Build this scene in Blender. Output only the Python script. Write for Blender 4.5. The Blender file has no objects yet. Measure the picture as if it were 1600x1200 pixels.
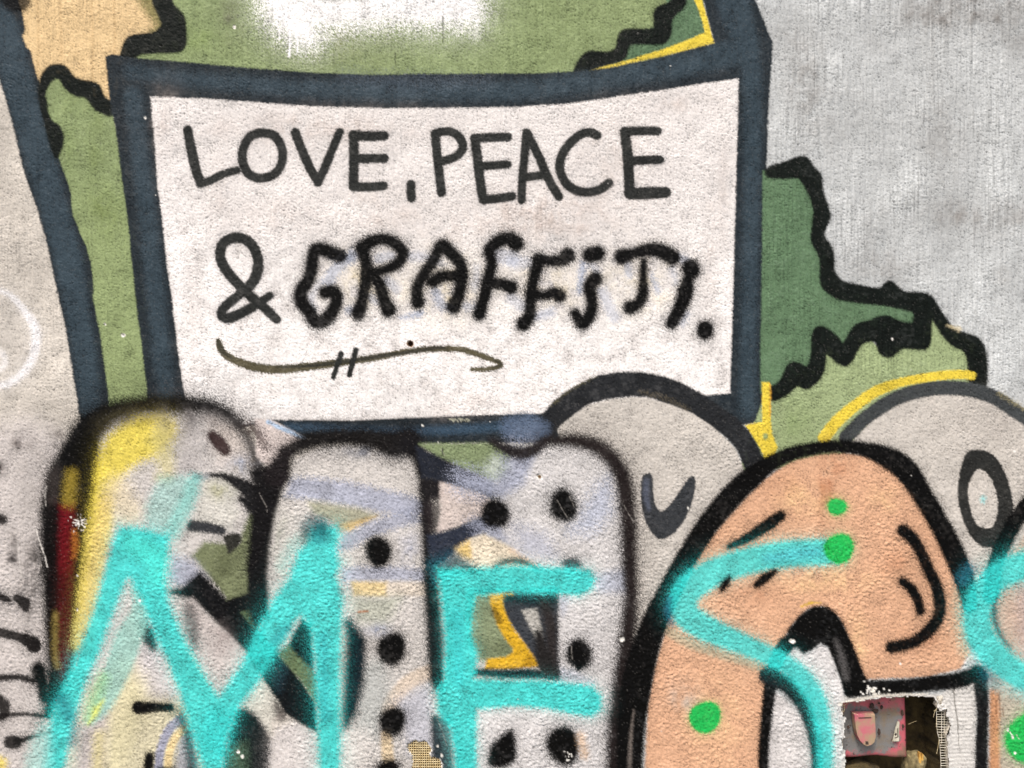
import bpy, bmesh, math, random
import numpy as np
from mathutils import Vector

# ------------------------------------------------------------------ camera, sky, sun, exposure
S_ = 0.00125                       # metres of wall per unit of the wall drawing
CZ = 1.50                          # height of the drawing's centre (800, 600)
def wx(px): return (px - 800.0) * S_
def wz(py): return CZ - (py - 600.0) * S_

scene = bpy.context.scene
cam_d = bpy.data.cameras.new('camera')
cam_d.sensor_width = 36.0
cam_d.lens = 26.0
cam_d.clip_start = 0.02
cam_d.clip_end = 500.0
cam = bpy.data.objects.new('camera', cam_d)
cam.location = (0.0, -1.0 / (18.0 / 26.0), CZ)
cam.rotation_euler = (math.radians(90), 0, 0)
scene.collection.objects.link(cam)
scene.camera = cam

SUN_EL, SUN_AZ = 60.0, -24.0       # azimuth measured from straight in front of the wall, minus = from the left
world = bpy.data.worlds.new('World')
scene.world = world
world.use_nodes = True
wn = world.node_tree
bg = wn.nodes['Background']
sky = wn.nodes.new('ShaderNodeTexSky')
sky.sky_type = 'NISHITA'
sky.sun_disc = False
sky.sun_elevation = math.radians(SUN_EL)
sky.sun_rotation = math.radians(180.0 - SUN_AZ)
sky.air_density = 1.0
sky.dust_density = 6.0
sky.ozone_density = 1.0
wn.links.new(sky.outputs[0], bg.inputs[0])
bg.inputs[1].default_value = 0.085

sun_d = bpy.data.lights.new('sun', 'SUN')
sun_d.energy = 1.5
sun_d.angle = math.radians(12.0)
sun_d.color = (1.0, 0.95, 0.88)
sun = bpy.data.objects.new('sun', sun_d)
_e, _a = math.radians(SUN_EL), math.radians(SUN_AZ)
_to = Vector((math.sin(_a) * math.cos(_e), -math.cos(_a) * math.cos(_e), math.sin(_e)))
sun.rotation_euler = (-_to).to_track_quat('-Z', 'Y').to_euler()
sun.location = _to * 8.0
scene.collection.objects.link(sun)

vs = scene.view_settings
vs.view_transform = 'Standard'
vs.look = 'None'
vs.exposure = 1.25
vs.gamma = 1.0
vs.use_curve_mapping = False

# ------------------------------------------------------------------ helpers
def lin(c):
    c = np.asarray(c, np.float32) / 255.0
    return np.where(c <= 0.04045, c / 12.92, ((c + 0.055) / 1.055) ** 2.4).astype(np.float32)
KALB = 0.80
def col(r, g, b): return lin((r, g, b)) * KALB
def link(o, parent=None):
    scene.collection.objects.link(o)
    if parent is not None: o.parent = parent
    return o

# ------------------------------------------------------------------ the wall grid
def axis(lo2, lo1, a, b, hi1, hi2, fine, mid, coarse):
    p = [np.arange(lo2, lo1, coarse), np.arange(lo1, a, mid), np.arange(a, b, fine),
         np.arange(b, hi1, mid), np.arange(hi1, hi2, coarse), [hi2]]
    return np.concatenate(p).astype(np.float64)
XS = axis(-2400, -260, -16, 1616, 1880, 4000, 1.5, 4.5, 40.0)
YS = axis(-760, -240, -16, 1216, 1400, 1800, 1.5, 4.5, 40.0)
NX, NY = len(XS), len(YS)
xs32, ys32 = XS.astype(np.float32), YS.astype(np.float32)
rng = np.random.default_rng(11)
TN = 2048
def tile(lx, ly, width=0.45):
    """periodic noise whose main wavelength is lx by ly, unit variance"""
    f = np.fft.rfft2(rng.standard_normal((TN, TN), dtype=np.float32))
    fy = np.fft.fftfreq(TN)[:, None]; fx = np.fft.rfftfreq(TN)[None, :]
    r = np.sqrt((fx * lx) ** 2 + (fy * ly) ** 2)
    f *= np.exp(-((np.log(r + 1e-6)) ** 2) / (2 * width ** 2))
    t = np.fft.irfft2(f, s=(TN, TN)).astype(np.float32)
    return t / t.std()
_xi = np.round(XS).astype(int); _yi = np.round(YS).astype(int)
def grid_noise(t, dx=0, dy=0): return t[np.ix_((_yi + dy) % TN, (_xi + dx) % TN)]
def smooth(t):
    t = np.clip(t, 0, 1); return t * t * (3 - 2 * t)
T_FINE = tile(2.6, 2.4, .5); T_MID = tile(14, 14); T_BLOT = tile(60, 70, .7); T_BIG = tile(230, 260, .7); T_STRI = tile(5.5, 150, .5)
N_FINE = grid_noise(T_FINE); N_MID = grid_noise(T_MID); N_BLOT = grid_noise(T_BLOT); N_BIG = grid_noise(T_BIG); N_STRI = grid_noise(T_STRI)

C = np.empty((NY, NX, 3), np.float32)      # paint colour (albedo) at every grid point
ID = np.zeros((NY, NX), np.int32)          # which painted part is on top there
BUMP = np.zeros((NY, NX), np.float32)      # extra relief
PARTS = []                                 # (name, parent id, label)
def part(name, parent=0, label=None):
    PARTS.append((name, parent, label)); return len(PARTS)
def window(x0, y0, x1, y1):
    a, b = np.searchsorted(XS, [x0, x1]); c, d = np.searchsorted(YS, [y0, y1])
    return slice(max(c - 1, 0), min(d + 1, NY)), slice(max(a - 1, 0), min(b + 1, NX))
def curve(pts, closed=False, n=4):
    """Catmull-Rom through the points"""
    p = np.asarray(pts, float); m = len(p)
    if m < 3: return p
    out = []
    for i in range(m if closed else m - 1):
        p0 = p[(i - 1) % m] if closed or i > 0 else 2 * p[0] - p[1]
        p1 = p[i]; p2 = p[(i + 1) % m]
        p3 = p[(i + 2) % m] if closed or i + 2 < m else 2 * p[-1] - p[-2]
        for k in range(n):
            t = k / n
            out.append(0.5 * (2 * p1 + (p2 - p0) * t + (2 * p0 - 5 * p1 + 4 * p2 - p3) * t * t + (3 * p1 - p0 - 3 * p2 + p3) * t ** 3))
    if not closed: out.append(p[-1])
    return np.array(out)
def rounded(pts, n=2):
    """corner cutting: a rounded version of a closed outline"""
    p = np.asarray(pts, float)
    for _ in range(n):
        q = np.roll(p, -1, 0); p = np.stack([.78 * p + .22 * q, .22 * p + .78 * q], 1).reshape(-1, 2)
    return p
def sdf_poly(pts, sy, sx):
    X = xs32[sx][None, :]; Y = ys32[sy][:, None]
    d2 = np.full((Y.shape[0], X.shape[1]), 1e12, np.float32); ins = np.zeros(d2.shape, bool)
    n = len(pts)
    for i in range(n):
        ax, ay = map(float, pts[i][:2]); bx, by = map(float, pts[(i + 1) % n][:2])
        ex, ey = bx - ax, by - ay; L = ex * ex + ey * ey
        if L < 1e-9: continue
        px, py = X - np.float32(ax), Y - np.float32(ay)
        h = np.clip((px * np.float32(ex) + py * np.float32(ey)) / np.float32(L), 0, 1)
        d2 = np.minimum(d2, (px - np.float32(ex) * h) ** 2 + (py - np.float32(ey) * h) ** 2)
        if abs(ey) > 1e-9:
            ins ^= ((ay > Y) != (by > Y)) & (X < np.float32(ex / ey) * (Y - np.float32(ay)) + np.float32(ax))
    d = np.sqrt(d2)
    return np.where(ins, d, -d)
def sdf_stroke(pts, w, sy, sx):
    X = xs32[sx][None, :]; Y = ys32[sy][:, None]
    best = np.full((Y.shape[0], X.shape[1]), -1e6, np.float32)
    for i in range(len(pts) - 1):
        ax, ay = map(float, pts[i]); bx, by = map(float, pts[i + 1])
        ex, ey = bx - ax, by - ay; L = max(ex * ex + ey * ey, 1e-6)
        px, py = X - np.float32(ax), Y - np.float32(ay)
        h = np.clip((px * np.float32(ex) + py * np.float32(ey)) / np.float32(L), 0, 1)
        d = np.sqrt((px - np.float32(ex) * h) ** 2 + (py - np.float32(ey) * h) ** 2)
        best = np.maximum(best, np.float32(w[i]) + np.float32(w[i + 1] - w[i]) * h - d)
    return best
SOFTK = [1.0]
def lay(sd, sl, c, soft, op, who, over, wob, var, spk):
    soft = soft * SOFTK[0]
    if over and SOFTK[0] > 1: over = (over[0] * 1.3, over[1] * 1.08)
    nf = N_FINE[sl]; nm = N_MID[sl]
    e = sd + wob * nm + (0.3 * soft if SOFTK[0] > 1 else 0.0)
    a = smooth(0.5 + e / (2 * soft) + spk * nf * np.clip(1.15 - np.abs(e) / (2.2 * soft), 0, 1)) * op
    if over:                                     # drift of fine droplets round a spray line
        ow, oo = over
        f = oo * np.exp(-np.clip(-sd, 0, None) / ow) * (sd > -6 * ow)
        a = np.maximum(a, np.clip(f * (1.0 + 0.9 * nf), 0, 1) * op)
    a = a * (1 - 0.018 * np.clip(0.5 * N_BLOT[sl] + 0.6 * N_MID[sl] - 0.2, 0, 1.4))
    cc = np.asarray(c, np.float32)[None, None, :] * (1 + var * (0.6 * N_BLOT[sl] + 0.4 * N_MID[sl]))[..., None]
    C[sl] += a[..., None] * (cc - C[sl])
    if who: ID[sl][sd > 0] = who
def P(pts, c, soft=2.0, op=1.0, who=0, over=None, sm=False, grow=0.0, wob=0.2, var=0.05, spk=0.16, n=4):
    p = rounded(pts) if sm == 'round' else curve(pts, True, n) if sm else np.asarray(pts, float)
    m = 3 * soft + (6 * over[0] if over else 0) + 4
    sl = window(p[:, 0].min() - m, p[:, 1].min() - m, p[:, 0].max() + m, p[:, 1].max() + m)
    lay(sdf_poly(p, *sl) + grow, sl, c, soft, op, who, over, wob, var, spk)
def S(pts, w, c, soft=2.0, op=1.0, who=0, over=None, sm=True, wob=0.2, var=0.05, spk=0.16):
    p = np.asarray(pts, float)
    if np.isscalar(w): w = [w] * len(p)
    w = np.asarray(w, float) / 2
    if sm and len(p) > 2:
        q = curve(p, False, 5); w = np.interp(np.linspace(0, len(p) - 1, len(q)), np.arange(len(p)), w); p = q
    m = w.max() + 3 * soft + (6 * over[0] if over else 0) + 4
    sl = window(p[:, 0].min() - m, p[:, 1].min() - m, p[:, 0].max() + m, p[:, 1].max() + m)
    lay(sdf_stroke(p, w, *sl), sl, c, soft, op, who, over, wob, var, spk)
def D(cx, cy, rx, ry, c, soft=3.0, rot=0.0, **k):
    t = np.linspace(0, 2 * math.pi, 12, endpoint=False)
    wv = 1 + 0.05 * np.sin(2 * t + cx) + 0.04 * np.cos(3 * t + cy)
    x, y = rx * wv * np.cos(t), ry * wv * np.sin(t); r = math.radians(rot)
    P(np.stack([cx + x * math.cos(r) - y * math.sin(r), cy + x * math.sin(r) + y * math.cos(r)], 1), c, soft, sm=True, **k)

# ------------------------------------------------------------------ paint colours
BLACK = col(5, 5, 6); INK = col(42, 44, 43); LEAF = col(16, 22, 19)
SLATE = col(58, 73, 83); SLATE_D = col(38, 46, 52)
CREAM = col(228, 224, 222); TAN = col(222, 194, 148)
GREEN = col(137, 153, 108); GREEN_L = col(156, 172, 128); GREEN_D = col(95, 123, 93); OLIVE = col(120, 128, 96)
YELLOW = col(228, 204, 74); GOLD = col(212, 168, 42)
GREY = col(199, 194, 187); GREYW = col(216, 214, 214); LILAC = col(164, 170, 190); WHITE = col(250, 250, 250)
PEACH = col(216, 171, 139); CYAN = col(56, 206, 202); SPOT = col(36, 180, 84); RED = col(98, 9, 22)

# ------------------------------------------------------------------ bare wall
bw = smooth((XS - 500) / 700)[None, :, None].astype(np.float32)
C[:] = col(205, 199, 190) * (1 - bw) + col(194, 198, 199) * bw
lowm = smooth((YS - 1250) / 250)[:, None, None].astype(np.float32)
C[:] = C * (1 - lowm) + col(172, 170, 165) * lowm
C *= (1 + 0.05 * N_BIG + 0.03 * N_BLOT)[..., None]
def stain(cx, cy, rx, ry, c, op):
    sl = window(cx - 3 * rx, cy - 3 * ry, cx + 3 * rx, cy + 3 * ry)
    X = (xs32[sl[1]][None, :] - cx) / rx; Y = (ys32[sl[0]][:, None] - cy) / ry
    a = np.clip(np.exp(-(X * X + Y * Y)) * op * (1 + 0.45 * N_BLOT[sl] + 0.16 * N_MID[sl] + 0.10 * N_STRI[sl]), 0, 1)
    C[sl] += a[..., None] * (np.asarray(c, np.float32) - C[sl])
DIRT = col(122, 118, 114)
for a in ((1520, 12, 95, 34, .55), (1450, 20, 40, 26, .45), (1590, 60, 40, 40, .3), (1250, 110, 26, 50, .32), (1262, 165, 30, 60, .3), (1240, 60, 60, 30, .2),
          (1540, 345, 60, 22, .42), (1500, 332, 18, 12, .45), (1590, 330, 20, 14, .4), (1390, 415, 42, 24, .42), (1345, 385, 30, 40, .2), (1460, 150, 25, 120, .18),
          (1565, 430, 14, 14, .3), (1330, 200, 90, 60, .15), (1470, 250, 30, 90, .18), (1520, 200, 70, 40, .14), (1370, 60, 20, 20, .2), (1420, 330, 120, 30, .12)):
    stain(a[0], a[1], a[2] * 1.15, a[3] * 1.15, DIRT, a[4] * .72)
# faint white loops on the left
faded = part('faded_loop', 0, 'faint white sprayed loop on bare plaster at the edge of the band')
D(-12, 532, 62, 74, col(226, 224, 224), 7, op=.10)
S([(-20, 452), (10, 458), (35, 482), (55, 515), (54, 550), (38, 580), (12, 600), (-20, 606)], [6, 8, 11, 16, 15, 13, 11, 9], col(240, 240, 243), 5, op=.85, who=faded, over=(8, .16))
S([(-12, 545), (4, 555), (6, 570), (-6, 580)], 10, col(236, 235, 236), 4, op=.6)
stain(20, 400, 30, 60, DIRT, .22); stain(5, 240, 10, 60, DIRT, .15); stain(70, 640, 40, 30, DIRT, .12)

# ------------------------------------------------------------------ upper background
tanp = part('painted_patch', 0, 'tan painted patch between the slate band and the sign')
P([(-60, -320), (232, -320), (238, 0), (245, 15), (256, 38), (245, 52), (200, 60), (193, 88), (180, 170), (110, 190), (60, 130), (20, 40)], TAN, 2, who=tanp, var=.04)
S([(225, -20), (236, 12), (252, 38), (238, 50)], [40, 24, 20, 10], col(98, 104, 52), 9, op=.75)
for x in (58, 95, 178, 144): S([(x, -10), (x + 1, 60), (x, 150)], [2, 3, 2], col(170, 136, 90), 2.5, op=.32)
tree0 = part('painted_tree', 0, 'light green painted foliage above the sign')
P([(240, -330), (262, 0), (282, 60), (235, 78), (190, 90), (250, 120), (920, 125), (1100, 70), (1100, -330)], GREEN, 2, who=tree0, var=.06)
stain(520, 60, 90, 40, col(120, 130, 84), .5); stain(300, 60, 60, 20, col(128, 148, 90), .4); stain(360, 30, 24, 40, col(105, 112, 84), .5)
for k in range(46):
    x = 420 + 11.0 * k + 3 * math.sin(k * 2.3)
    S([(x, -10), (x + 1, 40), (x, 104)], [1.5, 2.2, 1.5], col(108, 124, 78), 1.6, op=.18 + .14 * math.sin(k * 1.7), spk=.5)
o_ = part('outline', tree0, 'jagged black outline of the foliage beside the tan patch')
P([(240, -320), (262, -320), (265, 0), (273, 12), (285, 22), (289, 35), (290, 70), (282, 81), (235, 82), (215, 85), (208, 94), (188, 94), (192, 75), (197, 62), (205, 56), (240, 53), (248, 47), (255, 39), (250, 25), (242, 10), (239, 0)],
  LEAF, 2.6, who=o_, sm='round', grow=2.6, wob=.1, spk=.12, over=(3, .25))
white0 = part('overspray_patch', tree0, 'soft white sprayed patch with two thin drips above the sign')
S([(440, -120), (438, -10), (455, 25), (478, 52), (484, 62)], [60, 74, 72, 50, 30], WHITE, 20, who=white0, over=(16, .36), spk=.3)
S([(455, 18), (520, 22), (600, 16), (680, 12), (725, 14), (732, 4)], [50, 48, 52, 62, 50, 46], WHITE, 20, who=white0, over=(16, .36), spk=.3)
P([(430, -200), (745, -200), (750, 8), (740, 40), (600, 30), (470, 40)], WHITE, 17, who=white0, over=(14, .34), spk=.3)
P([(740, 5), (755, 5), (750, 62), (735, 62)], WHITE, 7, op=.35)
S([(505, -8), (560, -6)], [14, 10], col(110, 116, 96), 8, op=.8)
S([(452, 45), (453, 70), (452, 88)], [5, 4, 4], WHITE, 1, who=white0); S([(464, 45), (465, 81)], [5, 3.5], WHITE, 1, who=white0); S([(437, 50), (437, 62)], 3, WHITE, 1)
for x, y0, y1 in ((618, 84, 103), (692, 26, 66)): S([(x, y0), (x, y1)], [2.2, 1.2], col(50, 54, 40), .9, op=.8)
tree1 = part('painted_tree', 0, 'dark green painted corner behind the yellow line above the sign')
P([(1052, -320), (1080, -320), (1087, 0), (1105, 55), (1040, 76), (960, 104), (970, 60), (1030, 40), (1040, 10)], GREEN_D, 2, who=tree1)
o_ = part('outline', tree1, 'black zigzag outline stepping up to the dark green corner')
P([(1062, -320), (1082, -320), (1072, 0), (1066, 14), (1055, 22), (1048, 32), (1048, 48), (1045, 60), (1035, 68), (1000, 68), (985, 68), (980, 76), (978, 88), (970, 95), (955, 99), (925, 108), (896, 115), (900, 105), (905, 94), (912, 86), (922, 80), (938, 82), (955, 82), (965, 74), (966, 62), (970, 50), (980, 46), (1010, 48), (1024, 45), (1023, 35), (1022, 22), (1028, 11), (1045, 7), (1052, 0)],
  LEAF, 2.6, who=o_, sm='round', grow=2.6, wob=.1, spk=.12, over=(3, .25))
yl = part('yellow_line', 0, 'yellow painted line along the top corner of the sign frame')
P([(1010, -320), (1024, -320), (1097, 0), (1106, 30), (1113, 55), (1118, 68), (1080, 78), (1000, 96), (960, 106), (912, 113), (945, 103), (985, 93), (1040, 75), (1085, 58), (1101, 50), (1098, 35), (1090, 12), (1085, 0)], YELLOW, 1.6, who=yl)

# left strip of foliage
tree2 = part('painted_tree', 0, 'light green painted strip of foliage between slate band and sign')
P([(66, 140), (80, 118), (92, 116), (134, 148), (178, 178), (235, 520), (240, 700), (150, 700), (120, 420), (60, 200)], GREEN, 2, who=tree2, var=.05)
P([(120, 300), (200, 300), (240, 700), (150, 700)], col(150, 166, 116), 30, op=.5)
stain(165, 330, 30, 40, col(112, 128, 74), .35); stain(150, 230, 12, 70, col(112, 128, 74), .3); stain(110, 200, 10, 60, col(120, 138, 84), .3)
D(79, 216, 2.6, 6.5, col(226, 205, 150), 1.5)

# ------------------------------------------------------------------ slate band and sign frame
band = part('painted_band', 0, 'slate blue painted band slanting down the bare plaster')
P([(-150, -320), (-70, -320), (33, 15), (38, 45), (33, 55), (40, 72), (48, 80), (57, 115), (62, 130), (70, 165), (82, 210), (92, 245), (104, 280), (110, 300), (114, 335), (125, 365), (135, 385), (142, 410), (147, 450), (145, 465), (150, 490), (158, 530), (166, 590), (170, 615), (176, 720), (132, 720), (125, 650), (117, 600), (112, 570), (100, 500), (85, 440), (70, 370), (57, 325), (48, 300), (35, 260), (20, 200), (8, 150), (0, 125), (-30, 20)],
  SLATE_D, 1.8, who=band)
P([(-60, -100), (-20, -60), (28, 40), (40, 90), (60, 150), (90, 260), (104, 320), (128, 400), (138, 480), (152, 560), (166, 720), (136, 720), (122, 600), (104, 490), (80, 390), (56, 300), (30, 220), (6, 130), (-30, 20)], SLATE, 7, op=.85, var=.10)
o_ = part('outline', tree2, 'lumpy black outline round the top of the green strip')
P([(63, 125), (70, 110), (80, 102), (98, 102), (107, 110), (114, 121), (128, 127), (150, 130), (157, 138), (161, 152), (175, 161), (176, 182), (160, 176), (148, 170), (140, 157), (132, 150), (118, 149), (107, 142), (99, 132), (95, 123), (87, 120), (78, 127), (70, 140), (68, 150), (72, 160), (72, 175), (78, 188), (92, 198), (99, 210), (99, 225), (92, 242), (88, 247), (83, 234), (77, 214), (71, 192), (64, 168), (61, 145)],
  LEAF, 2.6, who=o_, sm='round', grow=2.6, wob=.1, spk=.12, over=(3, .25))
D(24, 2, 26, 16, BLACK, 6, who=band, op=.9)

sign = part('painted_sign', 0, 'off-white painted sign panel lettered LOVE, PEACE and GRAFFITI')
frame = part('sign_frame', sign, 'slate blue painted border round the lettered panel')
outer = [(164, 88), (175, 84), (205, 90), (280, 96), (400, 107), (500, 114), (600, 116), (700, 115), (830, 114), (900, 111), (950, 106), (1010, 94), (1116, 67), (1098, 0), (1022, -320), (1100, -320), (1180, 0), (1195, 35), (1201, 50), (1208, 66), (1207, 85), (1203, 140), (1200, 200), (1198, 270), (1196, 400), (1194, 500), (1193, 580), (1191, 660), (1160, 664), (1060, 690), (640, 694), (482, 688), (425, 657), (300, 690), (232, 690), (228, 600), (222, 545), (215, 500), (207, 420), (195, 310), (190, 280), (180, 200), (172, 160)]
P(outer, SLATE_D, 1.8, who=frame)
S([(205, 112), (400, 134), (600, 142), (820, 140), (1010, 112), (1140, 84)], [20, 26, 28, 30, 34, 40], SLATE, 9, op=.8, var=.14)
S([(1080, -300), (1145, 0), (1172, 90), (1176, 250), (1172, 450), (1168, 640)], [40, 50, 30, 26, 26, 26], SLATE, 8, op=.8, var=.12)
S([(208, 150), (226, 300), (242, 450), (262, 650)], 28, SLATE, 8, op=.8, var=.12)
S([(450, 668), (640, 674), (830, 664)], 14, col(62, 86, 108), 6, op=.7)
S([(540, 118), (650, 128), (760, 126)], [10, 22, 8], col(92, 104, 118), 12, op=.35, spk=.5)
inner = [(235, 151), (320, 154), (400, 160), (500, 167), (600, 169), (700, 169), (800, 167), (880, 163), (960, 152), (1040, 140), (1100, 130), (1154, 123), (1152, 200), (1150, 300), (1147, 400), (1144, 500), (1142, 580), (1141, 614), (1090, 619), (900, 640), (850, 646), (760, 648), (660, 652), (550, 657), (425, 656), (360, 668), (297, 668), (290, 625), (284, 590), (278, 545), (270, 480), (262, 420), (252, 330), (246, 290), (240, 200)]
P(inner, CREAM, 1.7, who=sign, var=.02)
sl = window(230, 118, 1160, 672)
msk = np.clip(sdf_poly(np.array(inner, float), *sl) / 8, 0, 1)
yy = ys32[sl[0]][:, None]; xx = xs32[sl[1]][None, :]
pale = np.clip(smooth((yy - 260) / 260) * 0.75 + 0.35 * smooth((360 - xx) / 130), 0, 1) * msk
C[sl] += (pale * np.clip(.75 + .3 * N_BLOT[sl], 0, 1))[..., None] * (col(250, 248, 247) - C[sl])
C[sl] *= (1 + msk * (0.034 * N_STRI[sl] + 0.025 * N_BIG[sl]))[..., None]
for a in ((500, 200, 160, 26, .30), (860, 330, 120, 40, .34), (960, 240, 60, 60, .2), (260, 200, 20, 60, .22), (300, 480, 14, 90, .2), (600, 330, 60, 40, .25), (720, 360, 60, 30, .2), (840, 350, 60, 26, .3),
          (745, 630, 26, 16, .35), (690, 640, 20, 14, .25), (1110, 420, 14, 120, .22), (1130, 300, 8, 90, .2), (340, 300, 20, 80, .15), (440, 340, 80, 30, .2), (1060, 160, 60, 14, .2)):
    stain(*a[:4], col(192, 178, 170), a[4])
stain(560, 440, 60, 40, col(226, 214, 188), .5); stain(700, 450, 60, 50, col(226, 214, 188), .45); stain(860, 450, 60, 40, col(226, 214, 188), .4); stain(1000, 440, 60, 50, col(226, 214, 188), .35)

# earlier letters ghosting through
GH = col(172, 184, 208)
for pts, w, op in (([(552, 398), (525, 420), (512, 440)], 20, .6), ([(520, 400), (545, 402)], 16, .5), ([(500, 440), (486, 465), (490, 485)], 14, .35), ([(545, 485), (560, 480)], 14, .6), ([(590, 405), (612, 400)], 16, .45),
                   ([(640, 400), (665, 402), (690, 412)], 16, .4), ([(605, 440), (618, 450)], 18, .4), ([(625, 497), (655, 490), (662, 486)], [3, 14, 4], .75), ([(680, 455), (690, 475), (705, 482)], 16, .6), ([(725, 478), (745, 482)], 16, .45),
                   ([(778, 400), (800, 402)], 26, .4), ([(800, 410), (828, 412)], 20, .4), ([(800, 465), (815, 478)], 20, .4), ([(838, 495), (860, 488)], 16, .55), ([(912, 412), (908, 440), (906, 455)], 12, .75), ([(925, 415), (932, 425)], 14, .4),
                   ([(940, 455), (950, 475), (960, 495)], 18, .45), ([(980, 412), (982, 430)], 12, .5), ([(1018, 430), (1028, 455)], 10, .6), ([(1060, 402), (1072, 408)], 16, .5), ([(1050, 420), (1056, 440)], 12, .35), ([(1072, 490), (1066, 505)], 12, .5), ([(745, 420), (740, 450)], 16, .3), ([(578, 462), (586, 470)], 16, .45)):
    S(pts, w, GH, 4, op=op, spk=.4)

def letter(ch, word, strokes, c, soft, over=None, name='letter', kind='black'):
    who = part(name, sign, '%s %s of the word %s' % (kind, ('letter ' + ch) if name == 'letter' else ch, word) if word else None)
    for pts, w in strokes: S(pts, np.asarray(w, float) + (5.2 if soft > 3 else 2.2) if not np.isscalar(w) else w + (5.2 if soft > 3 else 2.2), c, soft + .4, who=who, over=over, wob=.15, spk=.13)
thin = 'thin charcoal'
letter('L', 'LOVE', [([(293, 203), (300, 240), (306, 265), (313, 285)], [13, 15, 14, 13]), ([(313, 287), (330, 282), (350, 272), (370, 266)], [13, 12, 11, 11])], INK, 1.4, (3, .16), kind=thin)
letter('O', 'LOVE', [([(410, 207), (427, 211), (439, 228), (441, 248), (435, 265), (421, 276), (402, 278), (388, 271), (380, 256), (379, 236), (388, 216), (402, 208), (412, 207)], 13)], INK, 1.4, (3, .16), kind=thin)
letter('V', 'LOVE', [([(461, 207), (472, 235), (485, 264), (497, 285)], [13, 13, 13, 12]), ([(497, 285), (508, 260), (520, 232), (531, 207)], [12, 13, 12, 12])], INK, 1.4, (3, .16), kind=thin)
letter('E', 'LOVE', [([(553, 212), (576, 213), (600, 212)], 14), ([(553, 212), (553, 250), (552, 291)], 14), ([(556, 248), (600, 247)], 13), ([(554, 292), (576, 292), (599, 290)], 13)], INK, 1.4, (3, .16), kind=thin)
letter('comma', None, [([(642, 288), (642, 298), (643, 309)], 13)], INK, 1.4, (3, .16), 'comma', thin)
letter('P', 'PEACE', [([(680, 209), (684, 250), (690, 301)], 13), ([(681, 208), (697, 205), (712, 209), (721, 219), (723, 231), (716, 242), (702, 249), (688, 253)], 12.5)], INK, 1.4, (3, .16), kind=thin)
letter('E', 'PEACE', [([(742, 216), (768, 215), (793, 214)], 13), ([(742, 217), (747, 255), (752, 295), (756, 311)], 14), ([(747, 260), (793, 257)], 12), ([(755, 312), (780, 310), (800, 307)], 13)], INK, 1.4, (3, .16), kind='first ' + thin)
letter('A', 'PEACE', [([(823, 208), (819, 250), (816, 280), (815, 313)], [13, 12, 12, 12]), ([(823, 208), (842, 245), (857, 280), (873, 307)], 12.5), ([(819, 277), (854, 273)], 12)], INK, 1.4, (3, .16), kind=thin)
letter('C', 'PEACE', [([(933, 212), (921, 207), (906, 211), (888, 227), (877, 246), (875, 266), (884, 286), (900, 297), (918, 300), (937, 296), (951, 286)], 13)], INK, 1.4, (3, .16), kind=thin)
letter('E', 'PEACE', [([(976, 206), (1000, 205), (1027, 205)], 13), ([(976, 206), (981, 250), (984, 302)], [14, 15, 15]), ([(985, 252), (1031, 250)], 12.5), ([(985, 303), (1010, 302), (1040, 301)], [17, 18, 16])], INK, 1.4, (3, .16), kind='last ' + thin)
letter('ampersand', None, [([(432, 499), (412, 480), (392, 463), (374, 446), (355, 424), (344, 401), (349, 380), (369, 371), (390, 379), (402, 400), (402, 424), (393, 444), (374, 461), (353, 478), (346, 491), (356, 497), (378, 489), (402, 475), (421, 462)], [13, 14, 15, 15, 15, 15, 15, 16, 15, 15, 16, 16, 14, 14, 15, 16, 15, 14, 11])], INK, 1.6, (4, .2), 'ampersand', thin)
fat, FO = 'fat soft-edged black', (6, .44)
FB = col(4, 4, 5)
letter('G', 'GRAFFITI', [([(531, 400), (510, 392), (494, 389), (489, 400), (487, 418), (480, 440), (470, 455), (471, 472), (482, 486), (493, 502), (508, 500), (521, 484), (526, 468), (521, 456), (508, 457)], [20, 20, 18, 18, 19, 20, 20, 21, 20, 21, 21, 20, 19, 20, 19])], FB, 5.0, FO, kind=fat)
letter('R', 'GRAFFITI', [([(566, 390), (572, 412), (571, 442), (566, 470), (560, 489)], [18, 18, 18, 18, 22]), ([(566, 387), (582, 377), (600, 374), (617, 380), (629, 395), (622, 410), (605, 420), (582, 426)], [20, 18, 17, 18, 18, 17, 15, 14]), ([(582, 430), (594, 447), (600, 468), (607, 484)], [15, 18, 19, 23])], FB, 5.0, FO, kind=fat)
letter('A', 'GRAFFITI', [([(653, 473), (652, 450), (662, 430), (675, 410), (685, 392), (692, 384), (706, 397), (719, 412), (722, 432), (717, 460), (709, 479)], [20, 17, 17, 17, 18, 20, 19, 18, 18, 18, 22]), ([(676, 440), (692, 432), (714, 432)], [19, 18, 17])], FB, 5.0, FO, kind=fat)
letter('F', 'GRAFFITI', [([(749, 490), (755, 470), (762, 440), (768, 412), (765, 391), (780, 377), (796, 373), (806, 381)], [20, 17, 17, 16, 18, 20, 20, 24]), ([(762, 441), (785, 444), (799, 449)], [17, 17, 20])], FB, 5.0, FO, kind='first ' + fat)
letter('F', 'GRAFFITI', [([(842, 407), (837, 425), (831, 450), (829, 475), (827, 494), (818, 506)], [18, 18, 17, 16, 18, 22]), ([(841, 405), (860, 408), (877, 406), (887, 399)], [17, 16, 20, 23]), ([(830, 459), (850, 462), (864, 458), (874, 462)], [15, 14, 17, 20])], FB, 5.0, FO, kind='second ' + fat)
letter('I', 'GRAFFITI', [([(923, 398), (933, 396)], 24), ([(930, 436), (922, 449), (925, 470), (922, 491), (910, 505), (899, 490)], [22, 20, 17, 18, 20, 14])], FB, 5.0, FO, kind='first dotted ' + fat)
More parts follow.
